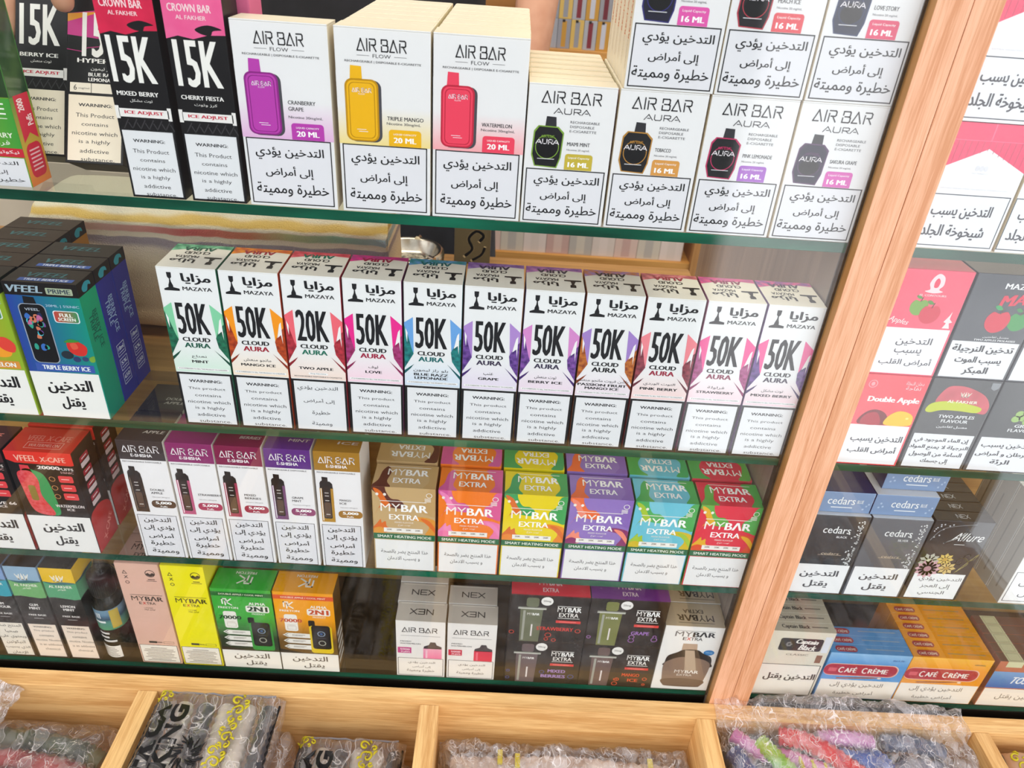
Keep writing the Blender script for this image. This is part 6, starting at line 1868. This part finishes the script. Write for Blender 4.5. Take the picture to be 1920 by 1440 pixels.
def hose_pouch(x0, x1, y0, y1, zt, label, letters=True, sx_=0.0, seed=0.0, zb=None, th=3.6):
    W_ = x1 - x0; n_ = 6
    zf = lambda x, y: zt + .30 * abs(math.sin((x - x0) / W_ * n_ * math.pi)) + .12 * noise.noise(Vector((x * .8, y * .35, seed))) + edge(x, y, x0, x1, y0, y1, 1.1, min(1.5, th * .5))
    for k in range(n_):
        x = x0 + W_ * (k + .5) / n_
        c = (('#2b2b30', '#3b3b42') if k in (0, 2, 5) else ('#b9b2a8', '#dcd6cc'))
        hose([(x, y0 + 1.2, zt - 1.0), (x + .15, (y0 + y1) / 2, zt - .92), (x - .1, y1 - 1.4, zt - 1.0)], W_ / n_ * .40, c[0], c[1],
             ('black hose inside the ' if c[0] == '#2b2b30' else 'silver-wrapped hose inside the ') + ('larger printed pouch' if letters and W_ > 11 else 'smaller printed pouch'),
             'hoses in ' + ('the larger pouch' if W_ > 11 else 'the smaller pouch'))
    pr = {}
    if letters:
        t = MB(); drape_text(t, zf, 'AFRICA', x0 + 1.25, y1 - 6.3, 8.6, 1.55, BLACK); drape_text(t, zf, 'KING', x0 + 3.0, y1 - 5.2, 6.2, 1.55, BLACK); pr['lettering'] = t
        li = MB(); rg = random.Random(4); cx_, cy_ = x0 + 5.0, y1 - 6.8
        for k in range(46):     # maned head in brush strokes
            a = rg.uniform(0, 6.28); r0 = rg.uniform(.4, 1.0); r1 = r0 + rg.uniform(.4, .9)
            P = [(cx_ + r0 * math.cos(a), cy_ + r0 * 1.15 * math.sin(a)), (cx_ + (r0 + r1) / 2 * math.cos(a + .2), cy_ + (r0 + r1) / 2 * 1.15 * math.sin(a + .2)), (cx_ + r1 * math.cos(a + .3), cy_ + r1 * 1.15 * math.sin(a + .3))]
            li.tube([(u, v, zf(u, v) + .07) for u, v in P], [.06, .09, .03], BLACK, 5)
        pr['lion_print'] = li
    sc = MB()
    for q, (a, s_) in enumerate(((2.4, .62), (5.0, .55), (7.4, .60), (10.0, .55), (12.6, .6), (15.2, .55), (17.8, .6))):
        if y1 - a - 2 > y0: scroll(sc, zf, x0 + W_ * (.72 + sx_) - .12 * a, y1 - a, s_, 1 if q % 2 else -1, OLIVE, .15)
    pr['scroll_print'] = sc
    s2 = MB(); scroll(s2, zf, x0 + .9, y1 - 1.1, .42, 1, OLIVE, 1.2); pr['corner_scroll'] = s2
    bd = MB()
    for s_ in (0, 1):
        xe = x1 - .25 if s_ else x0 + .25
        bd.tube([(xe, y0 + (y1 - y0) * k / 20, zf(xe, y0 + (y1 - y0) * k / 20) + .05) for k in range(1, 20)], .12, BLACK, 6)
    bd.tube([(x0 + W_ * k / 14, y1 - .2, zf(x0 + W_ * k / 14, y1 - .2) + .1) for k in range(1, 14)], .10, ink('#8f8f98', .2), 6)
    pr['seam'] = bd
    return heap('printed_pouch', label, x0, x1, y0, y1, zb if zb is not None else zt - th, zf, M_FILM2, 72, 72, prints=pr, cat='pouch')


hose_pouch(-6.2, 5.6, -25, -2.9, -28.7, 'larger clear printed pouch of black and silver hoses, lying over the tray rail')
hose_pouch(7.0, 17.3, -26, -4.1, -33.0, 'smaller clear printed pouch of hoses, lying lower to the right of the larger pouch', True, -.02, 4.0)
zf = lambda x, y: -34.6 + crumple(x, y, .5, .5, 2)
heap('plastic_bag', 'plain crumpled bag under the printed pouches, almost hidden', -6.5, 18.3, -39.5, -3.2, -44.95, lambda x, y: (-33.0 if x < 6 else -37.2) + crumple(x, y, .3, .5, 2) + edge(x, y, -6.5, 18.3, -39.5, -3.2, 1.5, 3), M_FILM2, 40, 40)

# third compartment: a full-width bag of pale hoses
zf = lambda x, y: -33.6 + crumple(x, y, 1.0, .55, 7) + edge(x, y, 20.5, 45.2, -39, -3.4, 1.2, 2)
heap('plastic_bag', 'crumpled clear bag filling the middle tray compartment', 20.5, 45.2, -39, -3.4, -44.9, zf, M_FILM, 110, 120)
for k in range(11):
    y = -5.2 - 2.3 * k; q = .5 * math.sin(k * 1.7)
    hose([(21.8, y, -36.0), (27, y - .25 + q * .3, -35.4), (33, y + .2 - q * .3, -35.5), (39, y - .2, -35.4), (44, y, -36.0)], .95, ('#b59f90', '#a89a94', '#8f807a')[k % 3], ('#e6dad0', '#d9d0cc', '#cbb9ae')[k % 3],
         'pale hose inside the crumpled bag in the middle compartment', 'hoses in the middle bag')
for k, (x, y) in enumerate(((26.5, -4.9), (28.2, -5.2), (41.2, -5.1))):
    mb = MB(); mb.box(x - .25, y - .9, -34.35, x + .25, y + .5, -34.0, ink('#e2d62a'), .08)
    at_base(mb, 'yellow_clip', x, y, -34.35, 'small yellow clip inside the middle bag, ' + ('leftmost', 'second from the left', 'on its right side')[k], 'clip')

# fourth compartment: the heaped bag of bright hoses
def zD(x, y):
    b = -30.3 + 1.1 * math.sin((x - 47) / 25 * math.pi) + crumple(x, y, .9, .42, 11)
    if y > -2.6: b += .55 * (y + 2.6) + .6 * max(0, noise.noise(Vector((x * .9, 2, 5))))
    return max(b + edge(x, y, 47.4, 72.4, -39, -.62, 1.2, 2.2 if y < -3 else .8), -29.7 if y > -3.2 else -90)


mbD = MB(); top = []
for j in range(141):
    y = -39 + 38.38 * j / 140
    top.append([(47.4 + 25 * i / 120 + .3 * noise.noise(Vector((i * .2, j * .2, 3))), y, zD(47.4 + 25 * i / 120, y)) for i in range(121)])
mbD.grid(top, M_FILM)
ring = [top[0][i] for i in range(120)] + [top[j][120] for j in range(140)] + [top[140][i] for i in range(120, 0, -1)] + [top[j][0] for j in range(140, 0, -1)]
low = [(min(max(x, 47.5), 72.4), min(y, -2.9), -36) if y < -2.9 else (x, y, -29.85) for x, y, z in ring]
mbD.grid([ring, low], M_FILM, True, True)
at_base(mbD, 'plastic_bag', 60, -20, -36, 'big crumpled clear bag of brightly coloured hoses, heaped over the rail below the right bay', 'plastic bag')
HD = [('#d8202c', '#f0383c', [(53.4, -3.7, -30.7), (55.8, -4.4, -30.3), (58.6, -6.2, -30.4), (61, -9, -30.8), (62, -16, -32)], 'red hose running diagonally in the heaped bag', .85),
      ('#b8d41e', '#6fc42e', [(51.4, -4.2, -30.9), (52.6, -6, -30.8), (54.2, -8.6, -31), (55.5, -15, -32)], 'lime green hose in the heaped bag', .8),
      ('#c86ab0', '#e39ad0', [(49.0, -3.4, -31.2), (51.5, -5.0, -31.5), (54.5, -5.4, -31.6), (57.5, -6.6, -31.6)], 'pink hose crossing under the green and red ones', .75),
      ('#d084c4', '#e6aedd', [(57.4, -3.6, -31.0), (60, -3.65, -30.7), (62.6, -3.8, -31.0)], 'lilac hose end at the back of the heaped bag', .8),
      ('#2f4f9c', '#5a80d0', [(58.8, -5.4, -31), (60.6, -5.9, -30.7), (62.6, -5.6, -31), (63.4, -7.4, -31.2)], 'bright blue hose curled right of the red one', .9),
      ('#22356c', '#3a559a', [(48.6, -5.2, -31.3), (49.8, -7.5, -31.3), (50.6, -12, -32)], 'navy hose at the left side of the heaped bag', .9),
      ('#3a4a64', '#55688a', [(63.7, -3.7, -31), (66.5, -3.8, -30.8), (69.5, -4.3, -31.2)], 'slate blue hose at the right back of the heaped bag', .8),
      ('#5c6274', '#8a90a4', [(62.4, -7.2, -31.2), (66, -6.2, -31), (69.6, -6.8, -31.4), (71, -10, -32)], 'grey hose at the right side of the heaped bag', .9),
      ('#c2505c', '#de7a80', [(56.4, -5.2, -31.8), (58, -4.6, -31.6), (60.0, -4.9, -31.8)], 'coral hose loop behind the red one', .6),
      ('#b04a58', '#d2808a', [(60.6, -10.5, -31.4), (63, -9.2, -31.4), (65.6, -9.6, -31.6), (68, -12, -32)], 'dusty red hose near the camera', .8),
      ('#1c2028', '#343a48', [(49, -3.8, -32), (51, -4.0, -32), (53, -3.8, -32.2)], 'black hose at the back left of the heaped bag', .9)]
for k in range(12):
    x = 49.2 + 1.95 * k
    hose([(x, -3.6, -33.6), (x + .2, -9, -33.1), (x - .1, -16, -33.4), (x, -24, -34)], .85, ('#3a404c', '#8d93a2', '#596070', '#b3b4bc')[k % 4], ('#59606e', '#b9bdc8', '#8088a0', '#dcdde2')[k % 4],
         'grey-blue hose in the layer under the bright ones in the heaped bag', 'under layer of the heaped bag')
for c1, c2, P, lb, r in HD: hose(P, r, c1, c2, lb, 'hoses in the heaped bag')
for k in range(5):
    x = 54.9 + 1.15 * k
    mb = MB(); mb.tube([(x, -5.6 - .25 * k, -31.0), (x + .25, -8.4 - .2 * k, -31.3)], .22, ink('#e0a81e' if k > 2 else '#d8d02a'), 8)
    at_base(mb, 'plastic_straw', x, -7, -31.5, 'yellow straw between the green and red hoses, the %s from the left' % ('first', 'second', 'third', 'fourth', 'fifth')[k], 'straw', 'yellow straws')

# left compartment
zf = lambda x, y: -32.2 + crumple(x, y, .5, .35, 21) - .006 * (x + 20) ** 2 + edge(x, y, -32.8, -9.0, -39, -3.3, 3.0, 3.0)
heap('plastic_bag', 'clear bag of dark green hoses in the left tray compartment', -32.8, -9.0, -39, -3.3, -44.9, zf, M_FILM2, 80, 100)
for k in range(9):
    y = -5.6 - 2.1 * k; red = k in (1, 4)
    hose([(-30, y - 1.2, -35.2), (-26, y - .8, -34.4), (-20, y - .1, -34.0), (-14, y - .6, -34.4), (-11.4, y - 1.2, -35.4)], .88, '#8a2c32' if red else '#2e3a2c', '#b8484a' if red else '#55634a',
         ('dull red hose among the green ones in the left bag' if red else 'dark green hose inside the left bag'), 'dull red hoses in the left bag' if red else 'dark green hoses in the left bag')
zf = lambda x, y: -30.9 + crumple(x, y, .9, .6, 31) + edge(x, y, -33, -18.9, -39, -1.6, 1.2, 2)
mbF = MB(); top = []
for j in range(61):
    y = -20 + 17.1 * j / 60
    top.append([(-33 + 13.6 * i / 40 + .5 * noise.noise(Vector((i * .3, j * .3, 8))), y, -29.6 + crumple(-33 + 13.6 * i / 40, y, 1.0, .6, 31) - .06 * max(0, i - 30) ** 1.3) for i in range(41)])
mbF.grid(top, M_FILM); mbF.grid([[(x, y, z - .12 - .5 * (k % 5 == 0) * 0) for k, (x, y, z) in enumerate(r)] for r in top], M_FILM)
at_base(mbF, 'plastic_bag', -26, -11, -33, 'crinkled empty clear bag at the left edge of the photo', 'plastic bag')

# right-hand compartment
heap('plastic_bag', 'crumpled bag under the gold-scrolled pouch, almost hidden', 74.9, 94, -39, -3.4, -44.9, lambda x, y: -35.4 + crumple(x, y, .2, .5, 3) + edge(x, y, 74.9, 94, -39, -3.4, 1.5, 2), M_FILM2, 30, 40)
zf = lambda x, y: -30.7 + .15 * noise.noise(Vector((x, y * .4, 2))) + edge(x, y, 75.1, 88, -26, -3.5, .9, 1.6)
gd = MB()
for q in range(9):
    for r in range(2): scroll(gd, zf, 76.7 + 2.6 * r, -5.7 - 2.3 * q, .6, 1 if (q + r) % 2 else -1, OLIVE, .3 * q)
bk = MB(); bk.tube([(75.4, -25 + 20.9 * k / 16, zf(75.4, -25 + 20.9 * k / 16) + .06) for k in range(17)], .16, BLACK, 6)
heap('printed_pouch', 'pouch with gold scrollwork in the right-hand tray compartment', 75.1, 88, -26, -3.5, -35, zf, mottle('#b98c6a', '#cfae90', 30, .3, .5), 50, 60, prints={'scroll_print': gd, 'seam': bk}, cat='pouch')

bpy.data.objects.remove(_to)
